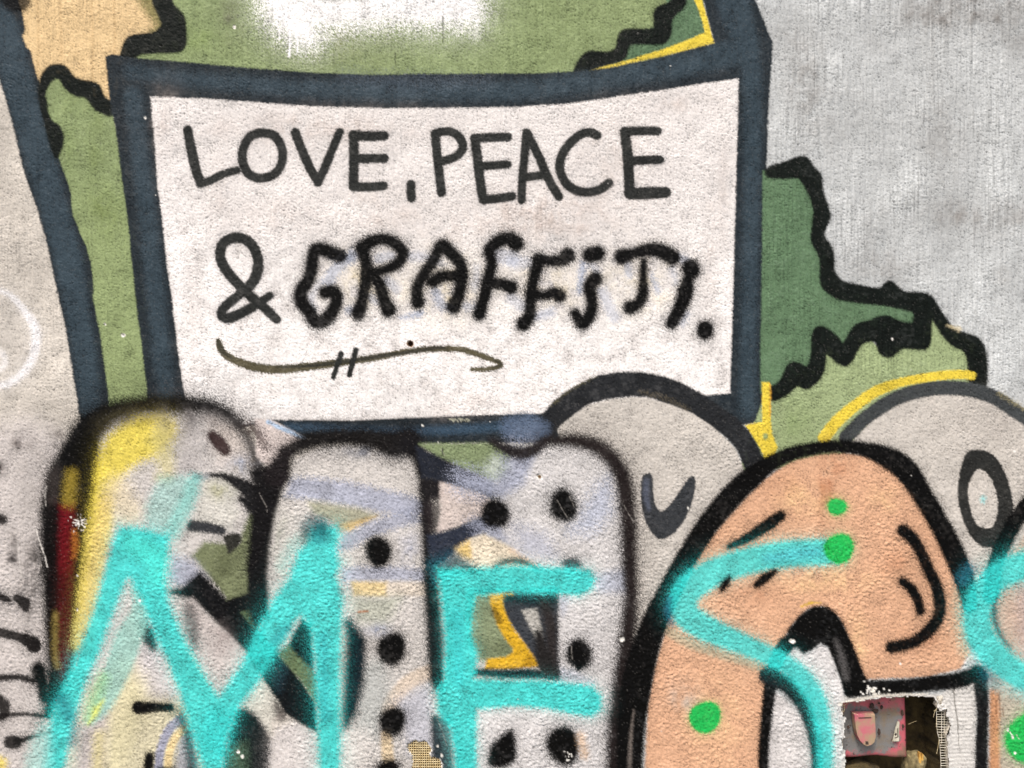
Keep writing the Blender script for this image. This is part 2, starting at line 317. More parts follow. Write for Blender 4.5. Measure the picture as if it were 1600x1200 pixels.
letter('T', 'GRAFFITI', [([(972, 401), (990, 396), (1015, 390), (1034, 393), (1050, 402)], [24, 15, 20, 23, 24]), ([(1006, 408), (1005, 435), (1005, 457), (998, 474), (985, 481)], [9, 12, 16, 17, 21])], FB, 5.0, FO, kind=fat)
letter('I', 'GRAFFITI', [([(1079, 419), (1080, 422)], 27), ([(1076, 432), (1071, 455), (1064, 478), (1050, 505)], [13, 25, 21, 18])], FB, 5.0, FO, kind='last ' + fat)
letter('full stop', None, [([(1102, 514), (1102, 518)], 25)], FB, 5.0, FO, 'full_stop', fat)
ul = part('underline', sign, 'thin olive brush swash under the lettering')
S([(342, 533), (347, 548), (365, 562), (400, 574), (440, 577), (480, 573), (530, 567), (590, 558), (640, 549), (680, 545), (720, 546), (750, 555), (772, 563), (783, 569), (776, 574), (757, 577), (738, 577)], [10, 12, 13, 14, 14, 13, 12, 11, 10, 10, 10, 10, 9, 8, 8, 8, 7], col(92, 87, 68), 1.4, who=ul, spk=.4)
S([(342, 533), (347, 548), (362, 560)], [6, 8, 3], INK, 1.5, op=.6); S([(430, 574), (500, 570), (600, 556), (680, 544), (700, 545)], [2, 6, 6, 5, 2], INK, 1.5, op=.75); S([(772, 563), (783, 569), (770, 575)], [3, 4, 2], INK, 1.2, op=.6)
for a, b in (((533, 553), (521, 589)), ((556, 547), (546, 586))): S([a, b], [9, 8.5], INK, 1.2, who=part('dash', sign, 'short charcoal tick across the underline'))
HOLE = [(641, 537, 4.2)]
D(641, 537, 5.6, 5.4, col(130, 100, 70), 1.2); D(641, 537, 3.6, 3.6, col(45, 30, 22), 1.0)

# ------------------------------------------------------------------ foliage on the right
tree3 = part('painted_tree', 0, 'dark green painted foliage beside the sign')
P([(1192, 266), (1245, 262), (1262, 290), (1278, 330), (1278, 375), (1292, 400), (1292, 440), (1310, 455), (1360, 462), (1440, 475), (1440, 510), (1400, 512), (1340, 520), (1320, 545), (1300, 530), (1280, 540), (1262, 585), (1215, 612), (1188, 615)], GREEN_D, 2, who=tree3, var=.05)
tree4 = part('painted_tree', 0, 'pale green painted foliage under the jagged black line')
P([(1194, 618), (1230, 595), (1275, 570), (1292, 540), (1320, 560), (1350, 520), (1370, 540), (1440, 540), (1452, 485), (1480, 510), (1525, 540), (1528, 620), (1440, 620), (1310, 720), (1230, 730), (1150, 745)], GREEN_L, 2, who=tree4, var=.04)
stain(1240, 660, 30, 30, col(130, 150, 100), .35)
o_ = part('outline', tree3, 'jagged black outline round the two greens against bare plaster')
P([(1198, 262), (1225, 255), (1250, 245), (1262, 247), (1270, 262), (1282, 272), (1284, 290), (1285, 302), (1294, 326), (1297, 340), (1288, 358), (1286, 370), (1298, 384), (1302, 400), (1302, 420), (1307, 432), (1318, 442), (1350, 448), (1375, 453), (1386, 441), (1393, 440), (1402, 448), (1412, 458), (1440, 458), (1455, 463), (1463, 476), (1475, 495), (1488, 513), (1505, 521), (1525, 527), (1535, 538), (1540, 555), (1540, 612), (1514, 612), (1513, 550), (1490, 540), (1475, 525), (1463, 506), (1455, 494), (1454, 535), (1448, 545), (1435, 545), (1410, 542), (1398, 552), (1390, 558), (1378, 555), (1372, 545), (1368, 531), (1348, 534), (1338, 548), (1330, 565), (1320, 572), (1308, 566), (1300, 558), (1289, 550), (1289, 570), (1282, 590), (1268, 603), (1258, 608), (1246, 600), (1232, 614), (1218, 622), (1204, 626), (1203, 606), (1220, 598), (1230, 572), (1240, 566), (1250, 570), (1261, 576), (1268, 562), (1270, 530), (1272, 516), (1281, 510), (1295, 515), (1308, 527), (1317, 540), (1325, 527), (1335, 510), (1345, 505), (1362, 502), (1370, 496), (1385, 494), (1400, 501), (1415, 506), (1429, 506), (1430, 486), (1415, 483), (1380, 475), (1340, 472), (1310, 467), (1290, 453), (1283, 443), (1284, 410), (1280, 395), (1268, 376), (1272, 345), (1273, 325), (1265, 300), (1255, 285), (1250, 276), (1225, 278), (1198, 276)],
  LEAF, 2.6, who=o_, sm='round', grow=2.6, wob=.1, spk=.12, over=(3, .25))
S([(1480, 508), (1498, 514)], [2, 8], col(222, 208, 170), 3, op=.6)
ye = part('yellow_line', 0, 'yellow painted drip shape at the lower corner of the sign')
P([(1190, 597), (1203, 597), (1204, 650), (1206, 676), (1216, 700), (1207, 716), (1196, 722), (1188, 702), (1175, 682), (1163, 664), (1191, 659)], YELLOW, 1.5, who=ye)
S([(1203, 600), (1203, 650)], 3, col(216, 160, 60), 1.5, op=.7); D(1196, 682, 4, 5, col(150, 165, 110), 2)

# ------------------------------------------------------------------ grey bubble with the O, far right
bubO = part('bubble_letter', 0, 'grey painted bubble with a black oval')
P([(1290, 760), (1330, 690), (1370, 648), (1420, 622), (1480, 612), (1540, 622), (1600, 654), (1660, 700), (1700, 780), (1720, 900), (1700, 1020), (1500, 1000)], GREY, 2, who=bubO, var=.03)
stain(1560, 660, 50, 40, col(168, 162, 156), .3)
o_ = part('outline', bubO, 'dark grey arched outline with a yellow edge')
S([(1322, 684), (1345, 660), (1370, 641), (1400, 623), (1440, 610), (1480, 606), (1520, 610), (1555, 622), (1585, 641), (1620, 668), (1680, 740), (1715, 850)], 23, col(66, 70, 72), 2, who=o_, var=.07)
S([(1560, 615), (1590, 632), (1605, 642)], 5, col(190, 178, 130), 3, op=.35, spk=.6)
y_ = part('yellow_line', bubO, 'yellow painted arc over the grey bubble')
S([(1288, 684), (1310, 656), (1340, 631), (1372, 610), (1410, 597), (1460, 588), (1500, 585), (1518, 587)], [20, 19, 18, 17, 14, 14, 14, 13], YELLOW, 1.8, who=y_)
r_ = part('oval_ring', bubO, 'black painted oval ring')
RO = [(1512, 707), (1530, 704), (1547, 709), (1562, 725), (1575, 755), (1582, 790), (1580, 815), (1567, 845), (1550, 854), (1530, 850), (1515, 832), (1504, 805), (1499, 775), (1501, 745), (1506, 720)]
RI = [(1532, 732), (1545, 740), (1554, 755), (1560, 780), (1559, 807), (1550, 825), (1537, 826), (1525, 820), (1517, 800), (1512, 775), (1514, 755), (1522, 737)]
P(RO, col(44, 45, 44), 1.7, who=r_, sm=True, grow=1.5); P(RI, GREY, 1.5, who=bubO, sm=True, grow=-1.5)
D(1537, 780, 4.5, 5.5, col(150, 215, 215), 2.5, op=.8, spk=.5)

# ------------------------------------------------------------------ grey bubble with the U mark
bubU = part('bubble_letter', 0, 'grey painted bubble with a black U-shaped mark under the sign')
P([(870, 672), (875, 664), (900, 644), (920, 632), (950, 624), (987, 620), (1012, 621), (1050, 632), (1082, 645), (1112, 665), (1135, 685), (1150, 702), (1162, 732), (1190, 800), (1100, 900), (1040, 1020), (1000, 1100), (960, 1000), (900, 760)], GREY, 2, who=bubU, var=.03)
o_ = part('outline', bubU, 'dark charcoal arched outline of the grey bubble')
P([(842, 652), (848, 646), (865, 626), (885, 611), (907, 598), (935, 586), (965, 581), (1000, 581), (1035, 587), (1070, 600), (1100, 617), (1125, 635), (1150, 652), (1170, 672), (1184, 696), (1200, 730), (1168, 745), (1162, 730), (1150, 702), (1135, 685), (1112, 665), (1082, 645), (1050, 632), (1012, 621), (987, 620), (950, 624), (920, 632), (900, 645), (875, 665), (860, 690), (845, 690)], col(38, 40, 43), 2, who=o_, var=.08)
S([(860, 634), (890, 610), (930, 588)], 3, col(110, 105, 80), 2, op=.5, spk=.6)
S([(1000, 612), (1040, 622), (1075, 640)], 4, col(120, 110, 90), 3, op=.35, spk=.8)
u_ = part('smile_mark', bubU, 'black painted U-shaped stroke')
P([(1010, 742), (1015, 741), (1018, 746), (1019, 775), (1022, 792), (1030, 801), (1040, 800), (1055, 782), (1068, 762), (1077, 748), (1083, 746), (1085, 753), (1082, 775), (1075, 797), (1065, 817), (1050, 835), (1032, 842), (1020, 832), (1008, 810), (1004, 785), (1003, 757), (1006, 745)], col(56, 59, 63), 1.7, who=u_, sm='round', grow=2.4)
S([(1010, 752), (1009, 775), (1014, 795)], [9, 10, 5], col(104, 112, 132), 4, op=.55)
S([(800, 668), (822, 668), (845, 672)], [36, 44, 30], col(88, 104, 128), 7, op=.85, spk=.3)
S([(812, 672), (832, 668)], [22, 20], col(122, 138, 164), 9, op=.5, spk=.3)

SOFTK[0] = 1.35
# ------------------------------------------------------------------ left edge: striped letter and marks
marks = part('scrawl', 0, 'pale sprayed shape with black curved scrawls at the lower edge of the band')
P([(-260, 800), (-100, 700), (40, 660), (110, 690), (92, 760), (80, 900), (84, 1080), (110, 1400), (-200, 1400)], col(203, 197, 194), 20, who=marks, var=.04)
stain(36, 690, 16, 14, col(70, 60, 58), .62); stain(90, 680, 10, 8, col(90, 82, 78), .35); stain(-2, 735, 10, 14, col(50, 42, 42), .9); stain(48, 720, 30, 30, DIRT, .2)
stain(50, 900, 24, 50, col(78, 74, 72), .55); stain(60, 870, 14, 26, col(70, 66, 64), .45); stain(20, 860, 8, 26, col(70, 64, 62), .5); stain(20, 876, 7, 9, col(50, 46, 46), .6); stain(48, 780, 26, 30, DIRT, .25); stain(42, 960, 8, 40, DIRT, .3)
for pts, w, sf in (([(-14, 808), (4, 812)], 14, 3), ([(-30, 918), (-8, 927), (14, 937)], [10, 12, 9], 2.5), ([(28, 934), (38, 942), (40, 950)], [12, 19, 12], 2), ([(-40, 978), (-5, 987), (30, 996), (52, 1006)], [12, 14, 13, 22], 2), ([(40, 995), (54, 1010)], [10, 20], 2),
                   ([(-30, 1056), (0, 1059), (30, 1058), (52, 1064)], [10, 9, 8, 10], 2.5), ([(-6, 1092), (6, 1104), (4, 1118), (-10, 1125)], [16, 18, 14, 10], 3), ([(4, 1118), (40, 1116), (76, 1119)], [8, 4, 6], 2.5), ([(16, 1160), (24, 1160)], [20, 20], 2.5), ([(26, 1158), (55, 1150), (86, 1142)], [9, 6, 5], 2.5)):
    S(pts, np.asarray(w, float) + .5, col(26, 23, 23), sf, who=part('scrawl_line', marks), over=(5, .3), op=.97)
D(-4, 1196, 12, 12, YELLOW, 6, op=.8)

str_ = part('striped_letter', 0, 'black, red and yellow striped letter with a rounded grey head')
P([(150, 665), (200, 640), (290, 632), (350, 648), (395, 690), (412, 740), (400, 900), (420, 1400), (60, 1400), (130, 1000), (150, 800)], col(203, 199, 196), 4, who=str_, var=.03)
P([(130, 1085), (330, 1000), (330, 1400), (90, 1400)], col(208, 201, 168), 24, op=.85)
P([(265, 650), (330, 640), (300, 780), (262, 760)], col(158, 154, 156), 26, op=.55, spk=.5)
P([(330, 655), (372, 665), (395, 720), (350, 720)], col(214, 200, 190), 14, op=.5)
stain(385, 725, 22, 16, col(170, 178, 196), .6)
hl = part('outline', str_, 'thick soft black outline of the striped letter')
S([(118, 720), (132, 682), (150, 660), (175, 643), (225, 633), (287, 632), (322, 634), (353, 646), (374, 662)], [44, 50, 42, 29, 27, 28, 22, 20, 18], BLACK, 8, who=hl, over=(13, .42))
S([(372, 664), (386, 684), (398, 710), (406, 738)], [12, 13, 15, 18], col(40, 36, 36), 7, op=.85, who=hl, over=(10, .35))
stain(300, 655, 60, 16, col(110, 106, 106), .5); stain(190, 655, 30, 14, col(60, 56, 40), .5)
P([(66, 1120), (74, 1040), (66, 900), (62, 800), (72, 740), (98, 695), (128, 676), (155, 690), (160, 740), (150, 820), (142, 900), (128, 1000), (104, 1080), (80, 1122)], BLACK, 7, who=hl, over=(8, .4))
S([(60, 1046), (70, 1090)], [22, 16], BLACK, 4, who=hl)
S([(86, 738), (82, 780)], 14, col(62, 56, 54), 8, op=.6)
rs = part('stripe', str_, 'dark red painted stripe')
P([(92, 790), (118, 786), (120, 830), (116, 900), (112, 980), (108, 1040), (96, 1062), (90, 1000), (90, 900)], RED, 4, who=rs, over=(4, .3))
P([(90, 900), (116, 900), (112, 980), (106, 1052), (94, 1060)], col(50, 6, 10), 10, op=.7)
S([(84, 800), (84, 900), (84, 1000)], 14, BLACK, 6, op=.6); S([(124, 790), (122, 880), (116, 980)], [16, 14, 10], BLACK, 6, op=.6)
S([(116, 830), (119, 850), (116, 870)], [4, 9, 3], col(170, 100, 40), 4, op=.7)
S([(112, 742), (108, 782)], [12, 16], col(172, 150, 58), 7, op=.6)
ys_ = part('stripe', str_, 'yellow painted stripe curling into a broad yellow cap')
S([(250, 672), (225, 684), (195, 700), (175, 728), (164, 765), (158, 810), (150, 860), (142, 905), (134, 960), (126, 1005)], [44, 62, 58, 42, 30, 32, 30, 28, 24, 20], col(224, 206, 82), 8, op=.93, who=ys_, over=(6, .3), var=.08)
S([(160, 668), (200, 652), (250, 648)], [20, 22, 24], col(52, 48, 36), 10, op=.5); S([(256, 668), (262, 700)], [24, 26], col(150, 148, 140), 10, op=.5)
S([(248, 690), (262, 740), (250, 745)], [30, 16, 10], col(206, 196, 120), 8, op=.5)
S([(166, 780), (158, 840), (148, 900), (142, 940), (130, 1000)], [14, 24, 26, 24, 18], col(224, 198, 130), 9, op=.7)
S([(87, 960), (86, 1020), (90, 1040)], 6, col(150, 132, 70), 4, op=.6)
S([(184, 765), (200, 800)], [30, 36], col(222, 208, 176), 12, op=.7)
em = part('eye_mark', str_, 'dark brown slanted oval on the grey head')
S([(332, 682), (342, 692), (352, 704)], [16, 21, 16], col(60, 46, 46), 3, who=em, over=(3, .25))

# olive ground and black beams between the letters
ol = part('background_patch', 0, 'olive green painted patch between the lower letters')
P([(300, 870), (320, 848), (372, 852), (392, 800), (402, 790), (400, 960), (360, 940), (330, 905)], OLIVE, 4, who=ol, var=.06)
P([(335, 880), (350, 850), (362, 880), (352, 930)], col(82, 88, 62), 8, op=.6)
P([(270, 870), (300, 880), (320, 905), (290, 920), (262, 905)], LILAC, 8, op=.8)
P([(322, 750), (352, 742), (378, 760), (366, 790), (372, 800), (362, 826), (300, 830), (312, 780)], col(206, 205, 197), 6, op=.8)
stain(345, 765, 18, 14, col(168, 168, 130), .6)
beam = part('beam', 0, 'black painted beam slanting behind the lower letters')
P([(262, 925), (284, 918), (298, 905), (312, 895), (352, 933), (386, 925), (386, 890), (400, 760), (440, 740), (430, 900), (420, 965), (400, 975), (450, 1040), (492, 1095), (492, 1140), (440, 1100), (385, 1022), (330, 965), (300, 938)], col(13, 14, 17), 5, who=beam, over=(6, .3))
P([(345, 905), (385, 900), (386, 925), (355, 935)], OLIVE, 3, who=ol)
P([(378, 957), (396, 952), (408, 975), (398, 985)], col(96, 112, 80), 2.5, who=ol)
P([(435, 1022), (455, 1006), (492, 1055), (494, 1098), (470, 1060)], col(104, 120, 84), 2.5, who=ol)
P([(430, 1030), (452, 1040), (470, 1075), (455, 1085), (420, 1050)], SLATE_D, 8, op=.55)
P([(452, 1008), (470, 966), (484, 974), (487, 1045), (466, 1024)], col(14, 15, 19), 4, who=beam)
ga = part('fill_patch', str_, 'pale grey painted gap between the cyan strokes')
P([(272, 942), (300, 937), (325, 965), (384, 1022), (358, 1072), (342, 1092), (310, 1040), (285, 990)], col(198, 190, 187), 4, who=ga)
S([(296, 950), (300, 975), (304, 1010)], [14, 22, 8], col(84, 76, 76), 7, op=.75)
stain(345, 1000, 16, 20, col(150, 138, 136), .5)
P([(375, 1105), (400, 1075), (412, 1058), (436, 1085), (442, 1105), (420, 1130), (424, 1150), (396, 1116)], col(208, 206, 196), 3)
S([(432, 1102), (440, 1118)], [10, 16], col(56, 48, 46), 5, op=.8)
db = part('beam', 0, 'dark green-black painted beam at the foot of the cyan zigzag')
P([(366, 1108), (378, 1106), (400, 1120), (426, 1160), (420, 1400), (340, 1400), (350, 1180)], col(18, 25, 27), 5, who=db)
P([(352, 1170), (380, 1165), (388, 1400), (345, 1400)], col(78, 98, 76), 10, op=.8)
wb = part('fill_patch', 0, 'pale sprayed round patch between the cyan verticals')
P([(424, 1165), (435, 1140), (465, 1128), (494, 1145), (505, 1400), (420, 1400)], col(212, 207, 205), 7, who=wb, over=(6, .3))

# details inside the zigzag
P([(225, 1012), (255, 1010), (285, 1090), (230, 1085), (215, 1050)], col(210, 205, 210), 12, op=.8)
S([(192, 1050), (205, 1090), (170, 1190)], [30, 40, 30], col(228, 220, 178), 14, op=.6)
P([(125, 1140), (150, 1118), (165, 1100), (165, 1135), (150, 1400), (110, 1400)], col(186, 178, 180), 8, op=.85)
stain(205, 1150, 30, 40, col(190, 184, 152), .5)
S([(155, 1150), (150, 1230)], 12, col(226, 214, 128), 7, op=.5)
lt = part('arc_line', str_, 'lilac and tan double arc')
P([(282, 1150), (300, 1140), (316, 1230), (270, 1230)], col(160, 162, 172), 6, op=.9)
S([(281, 1124), (266, 1138), (255, 1160), (248, 1190), (247, 1230)], 13, col(158, 160, 178), 2.2, who=lt)
S([(290, 1138), (275, 1152), (265, 1175), (261, 1210)], [9, 10, 10, 10], col(228, 206, 156), 2, who=lt)
S([(284, 1118), (294, 1150), (300, 1190), (302, 1240)], [10, 14, 14, 14], col(28, 28, 34), 5, op=.85)
bm = part('dash_mark', str_, 'black sprayed dash with a round end')
S([(216, 1106), (224, 1106), (245, 1105), (266, 1106)], [21, 19, 14, 11], BLACK, 2.6, who=bm, over=(5, .28)); S([(266, 1107), (282, 1112)], [10, 6], BLACK, 5, op=.45)
S([(226, 976), (232, 992), (240, 1008)], [14, 24, 14], col(42, 40, 42), 5, who=part('spot', str_, 'soft black spot inside the zigzag'), over=(4, .3))
S([(234, 1182), (229, 1215)], [14, 16], BLACK, 3, who=part('dash_mark', str_), over=(4, .25)); S([(250, 1202), (272, 1202)], 8, BLACK, 3, op=.8)
nm_ = part('nose_mark', str_, 'dark sprayed dash above a pointed black blob')
S([(300, 822), (322, 824), (346, 829)], [17, 16, 13], col(54, 56, 60), 3, who=nm_, over=(4, .25))
P([(350, 838), (372, 834), (376, 846), (366, 858), (357, 864), (353, 850)], col(46, 46, 42), 2.2, who=nm_, sm=True)
S([(305, 747), (325, 744)], [12, 5], col(96, 112, 122), 4, op=.7)
S([(330, 742), (352, 745), (374, 756), (392, 768)], [5, 9, 18, 26], col(30, 30, 32), 3, who=beam, over=(4, .2))
S([(378, 780), (398, 790)], [10, 30], col(30, 30, 32), 4)

# ------------------------------------------------------------------ first spotted letter
P([(398, 655), (425, 658), (482, 688), (455, 706), (444, 735), (418, 730), (402, 712)], col(214, 203, 199), 2.5)
S([(418, 659), (450, 674), (482, 688)], [4, 5, 3], col(168, 196, 226), 2, op=.9)
S([(392, 664), (404, 680), (416, 700)], [10, 14, 8], col(62, 48, 46), 5, op=.8, spk=.4)
sp1 = part('spotted_letter', 0, 'pale grey spotted letter column under the sign')
P([(420, 1000), (416, 900), (426, 820), (440, 765), (460, 720), (500, 698), (560, 692), (610, 700), (645, 720), (658, 770), (664, 860), (672, 960), (680, 1060), (684, 1400), (530, 1400), (530, 1150), (560, 1080), (552, 1000), (520, 960)], col(213, 209, 205), 5, who=sp1, var=.03)
P([(455, 746), (500, 748), (550, 756), (625, 772), (668, 782), (668, 808), (625, 806), (562, 794), (500, 782), (446, 774)], LILAC, 4, op=.85, spk=.5, var=.12)
P([(483, 784), (562, 796), (588, 807), (550, 826), (530, 833), (520, 815), (492, 802)], col(150, 150, 118), 5, op=.75)
P([(532, 820), (588, 807), (546, 831)], col(210, 182, 126), 3, op=.85)
P([(640, 796), (587, 813), (535, 838), (520, 862), (545, 858), (580, 840), (628, 822), (664, 816)], LILAC, 4, op=.8, spk=.4)
P([(535, 888), (600, 884), (668, 890), (668, 908), (535, 908)], LILAC, 4, op=.8, spk=.4, var=.12)
stain(640, 860, 18, 30, col(190, 192, 205), .5); stain(440, 850, 20, 60, col(180, 182, 170), .35)
P([(550, 910), (605, 910), (605, 931), (553, 931)], col(226, 202, 146), 3, op=.9); P([(605, 910), (670, 910), (672, 930), (605, 931)], col(224, 212, 196), 3, op=.8)
P([(550, 934), (625, 934), (600, 976), (560, 970)], col(168, 174, 156), 10, op=.7)
stain(590, 985, 18, 10, col(160, 170, 196), .5)
S([(674, 1050), (642, 1064), (618, 1088), (606, 1108)], [24, 22, 22, 20], col(226, 210, 192), 3, op=.9)
P([(565, 1040), (600, 1030), (606, 1090), (590, 1150), (560, 1130)], col(180, 186, 184), 12, op=.7)
S([(604, 1148), (605, 1170), (608, 1196)], [16, 17, 18], col(228, 206, 170), 3, op=.9)
P([(622, 1098), (670, 1070), (678, 1180), (640, 1175)], col(184, 188, 204), 10, op=.65)
stain(580, 705, 50, 12, col(150, 152, 160), .6); stain(500, 712, 30, 12, col(190, 186, 184), .4)
o1 = part('outline', sp1, 'soft black outline of the spotted column')
P([(392, 735), (415, 728), (446, 735), (442, 765), (428, 805), (420, 850), (416, 900), (420, 962), (398, 985), (388, 960), (390, 900), (396, 800)], col(18, 17, 19), 6, who=o1, over=(9, .35))
S([(446, 708), (475, 692), (512, 685), (550, 683), (587, 688), (618, 694), (636, 688)], [22, 27, 28, 27, 33, 44, 40], col(20, 18, 18), 8, who=o1, over=(13, .42))
S([(446, 712), (434, 740)], [20, 40], col(28, 24, 26), 5, who=o1)
S([(640, 695), (656, 715), (663, 750), (666, 800), (669, 850), (673, 900), (678, 975), (682, 1050), (685, 1070)], [32, 26, 20, 19, 20, 23, 25, 25, 20], col(20, 19, 22), 6, who=o1, over=(9, .4))
S([(676, 764), (684, 762)], [38, 36], col(26, 24, 26), 6, who=o1, over=(6, .4)); S([(676, 800), (680, 825)], [30, 20], col(42, 36, 38), 8, op=.75)
P([(674, 1118), (702, 1122), (708, 1200), (714, 1400), (682, 1400)], col(48, 58, 64), 4, who=o1)
S([(545, 975), (556, 1005), (553, 1060), (546, 1110), (538, 1135)], [12, 30, 30, 22, 8], col(16, 22, 32), 7, who=o1, over=(5, .3))
S([(700, 1130), (712, 1180), (722, 1260)], 20, col(110, 150, 150), 8, op=.5)
P([(408, 1056), (434, 1024), (450, 1038), (470, 1064), (492, 1100), (496, 1144), (470, 1130), (446, 1114), (436, 1098)], col(14, 16, 20), 3, who=beam, over=(4, .25))
P([(412, 1054), (434, 1026), (452, 1042), (436, 1080)], col(30, 40, 52), 6, op=.7)
P([(434, 1022), (455, 1005), (478, 1030), (496, 1060), (497, 1102), (470, 1062)], col(100, 116, 82), 2.5, who=ol)
P([(452, 1008), (472, 966), (486, 974), (490, 1046), (466, 1024)], col(14, 15, 19), 3, who=beam)
def spot(letter_id, cx, cy, rx, ry, lab=None, c=None, soft=5.5, rot=0):
    rx += 2.5; ry += 2.0
    D(cx, cy, rx, ry, BLACK if c is None else c, soft, rot, who=part('spot', letter_id, lab), over=(10, .42))
spot(sp1, 591, 862, 18, 23); spot(sp1, 612, 1014, 20, 25); spot(sp1, 613, 1127, 19, 21); spot(sp1, 606, 1202, 16, 14)
S([(560, 956), (575, 955)], 2.5, col(170, 110, 70), 1, op=.8)

# ------------------------------------------------------------------ between the two spotted letters
bp = part('background_patch', 0, 'muted green painted wedge below the sign frame')
P([(655, 694), (772, 692), (800, 706), (790, 745), (767, 752), (725, 734), (682, 714)], col(130, 145, 108), 2.5, who=bp)
P([(688, 752), (720, 758), (760, 772), (770, 790), (752, 808), (712, 824), (684, 836), (690, 800)], col(206, 194, 188), 3)
bb = part('beam', 0, 'black beam fading to lilac between the spotted letters')
P([(650, 698), (675, 709), (712, 727), (745, 742), (770, 752), (770, 780), (750, 770), (720, 761), (690, 752), (660, 745)], col(34, 38, 48), 3, who=bb)
P([(668, 838), (712, 825), (755, 806), (770, 815), (758, 828), (732, 843), (700, 872), (676, 890)], col(42, 48, 62), 3, who=bb)
P([(715, 740), (770, 745), (800, 700), (850, 700), (830, 790), (790, 800), (758, 775), (720, 764)], LILAC, 12, op=.9, spk=.4)
P([(735, 815), (770, 800), (800, 830), (850, 850), (850, 880), (800, 858), (755, 836)], LILAC, 8, op=.85, spk=.4)
stain(775, 730, 16, 14, col(196, 206, 196), .8)
P([(713, 858), (735, 844), (756, 836), (800, 856), (834, 878), (834, 900), (700, 900)], col(226, 214, 192), 3)
P([(712, 858), (733, 846), (736, 872), (722, 870)], col(214, 184, 112), 4, op=.9)
S([(800, 860), (835, 884)], 6, col(214, 182, 150), 4, op=.7)
P([(672, 880), (710, 862), (745, 890), (680, 910)], col(34, 70, 88), 8, op=.85)

# ------------------------------------------------------------------ second spotted letter
sp2 = part('spotted_letter', 0, 'pale spotted letter column beside the grey bubble with the U mark')
P([(838, 720), (850, 700), (890, 690), (930, 700), (958, 724), (974, 760), (980, 830), (984, 920), (982, 1000), (972, 1080), (962, 1140), (960, 1400), (745, 1400), (745, 1105), (860, 1105), (870, 930), (850, 890), (800, 850), (770, 790), (820, 760)], GREYW, 7, who=sp2, var=.03)
P([(935, 760), (955, 745), (955, 800), (925, 830), (890, 830)], col(180, 190, 214), 10, op=.65, spk=.4)
P([(800, 820), (850, 835), (870, 870), (820, 865)], LILAC, 8, op=.6, spk=.4); P([(930, 900), (980, 890), (980, 925), (935, 922)], col(176, 184, 204), 7, op=.7)
P([(868, 930), (890, 932), (880, 960)], col(180, 186, 204), 6, op=.6); P([(865, 1040), (900, 1050), (925, 1066), (870, 1064)], col(186, 192, 210), 6, op=.6)
o2 = part('outline', sp2, 'soft brown-black outline of the second spotted column')
S([(770, 690), (785, 699), (812, 708), (835, 702), (852, 690)], [10, 14, 20, 18, 12], col(34, 30, 32), 5, who=o2, over=(5, .3))
S([(862, 690), (890, 688), (920, 693), (942, 704), (960, 722), (972, 745), (979, 780), (982, 825), (984, 880), (986, 930), (982, 985), (978, 1040), (972, 1100), (966, 1160), (964, 1400)], [14, 20, 24, 26, 27, 27, 27, 26, 24, 22, 26, 34, 36, 36, 38], col(34, 28, 28), 8, who=o2, over=(13, .42))
spot(sp2, 774, 803, 20, 22); spot(sp2, 880, 790, 19, 24); spot(sp2, 905, 1022, 18, 22); spot(sp2, 880, 1165, 23, 29); spot(sp2, 893, 882, 11, 10, c=col(60, 56, 60), soft=6)
P([(897, 1036), (914, 1036), (904, 1050)], BLACK, 2)
S([(908, 1150), (914, 1180)], 8, col(216, 186, 156), 5, op=.7)
q_ = part('spot', sp2, 'black pear-shaped spot')
P([(762, 1190), (768, 1165), (785, 1148), (800, 1140), (806, 1160), (806, 1185), (790, 1198), (772, 1200)], BLACK, 5, who=q_, sm=True, over=(7, .36))
S([(775, 886), (792, 877), (815, 878), (838, 888)], [6, 9, 9, 6], col(46, 42, 40), 4, op=.9)

# window between the bars of the cyan E
wi = part('counter_patch', 0, 'olive, gold and black painted patch inside the cyan E')
P([(730, 920), (790, 920), (806, 1006), (802, 1032), (750, 1032), (730, 1000)], col(132, 144, 112), 4, who=wi)
P([(750, 1004), (795, 1002), (804, 1024), (752, 1024)], col(96, 104, 76), 5, op=.6, spk=.5)
P([(783, 922), (872, 918), (872, 1062), (845, 1046), (818, 1004), (790, 962)], col(56, 60, 66), 3, who=wi)
gz = part('gold_line', wi, 'gold painted zigzag line')
P([(764, 928), (800, 924), (802, 932), (784, 937), (788, 956), (800, 980), (818, 1004), (832, 1024), (843, 1041), (800, 1045), (757, 1046), (762, 1030), (790, 1027), (802, 1020), (802, 1012), (790, 998), (777, 975), (769, 950)], GOLD, 2, who=gz)
S([(772, 955), (780, 970)], 9, col(70, 56, 24), 3, op=.7); P([(828, 1024), (842, 1040), (815, 1043)], col(150, 108, 20), 4, op=.6)
P([(817, 955), (838, 951), (846, 985), (849, 1009), (834, 990)], col(180, 178, 172), 2.5)
S([(742, 1050), (800, 1053), (868, 1054)], [10, 15, 14], col(20, 22, 28), 3.5, who=wi)
S([(792, 934), (830, 938), (858, 938)], [8, 14, 16], col(26, 30, 38), 3.5, who=wi); S([(850, 942), (860, 975), (862, 1020), (862, 1052)], [14, 15, 16, 20], col(46, 42, 42), 5.5, who=wi, over=(5, .3)); S([(842, 990), (852, 1040)], [10, 24], col(36, 34, 34), 4, who=wi)

SOFTK[0] = 1.0
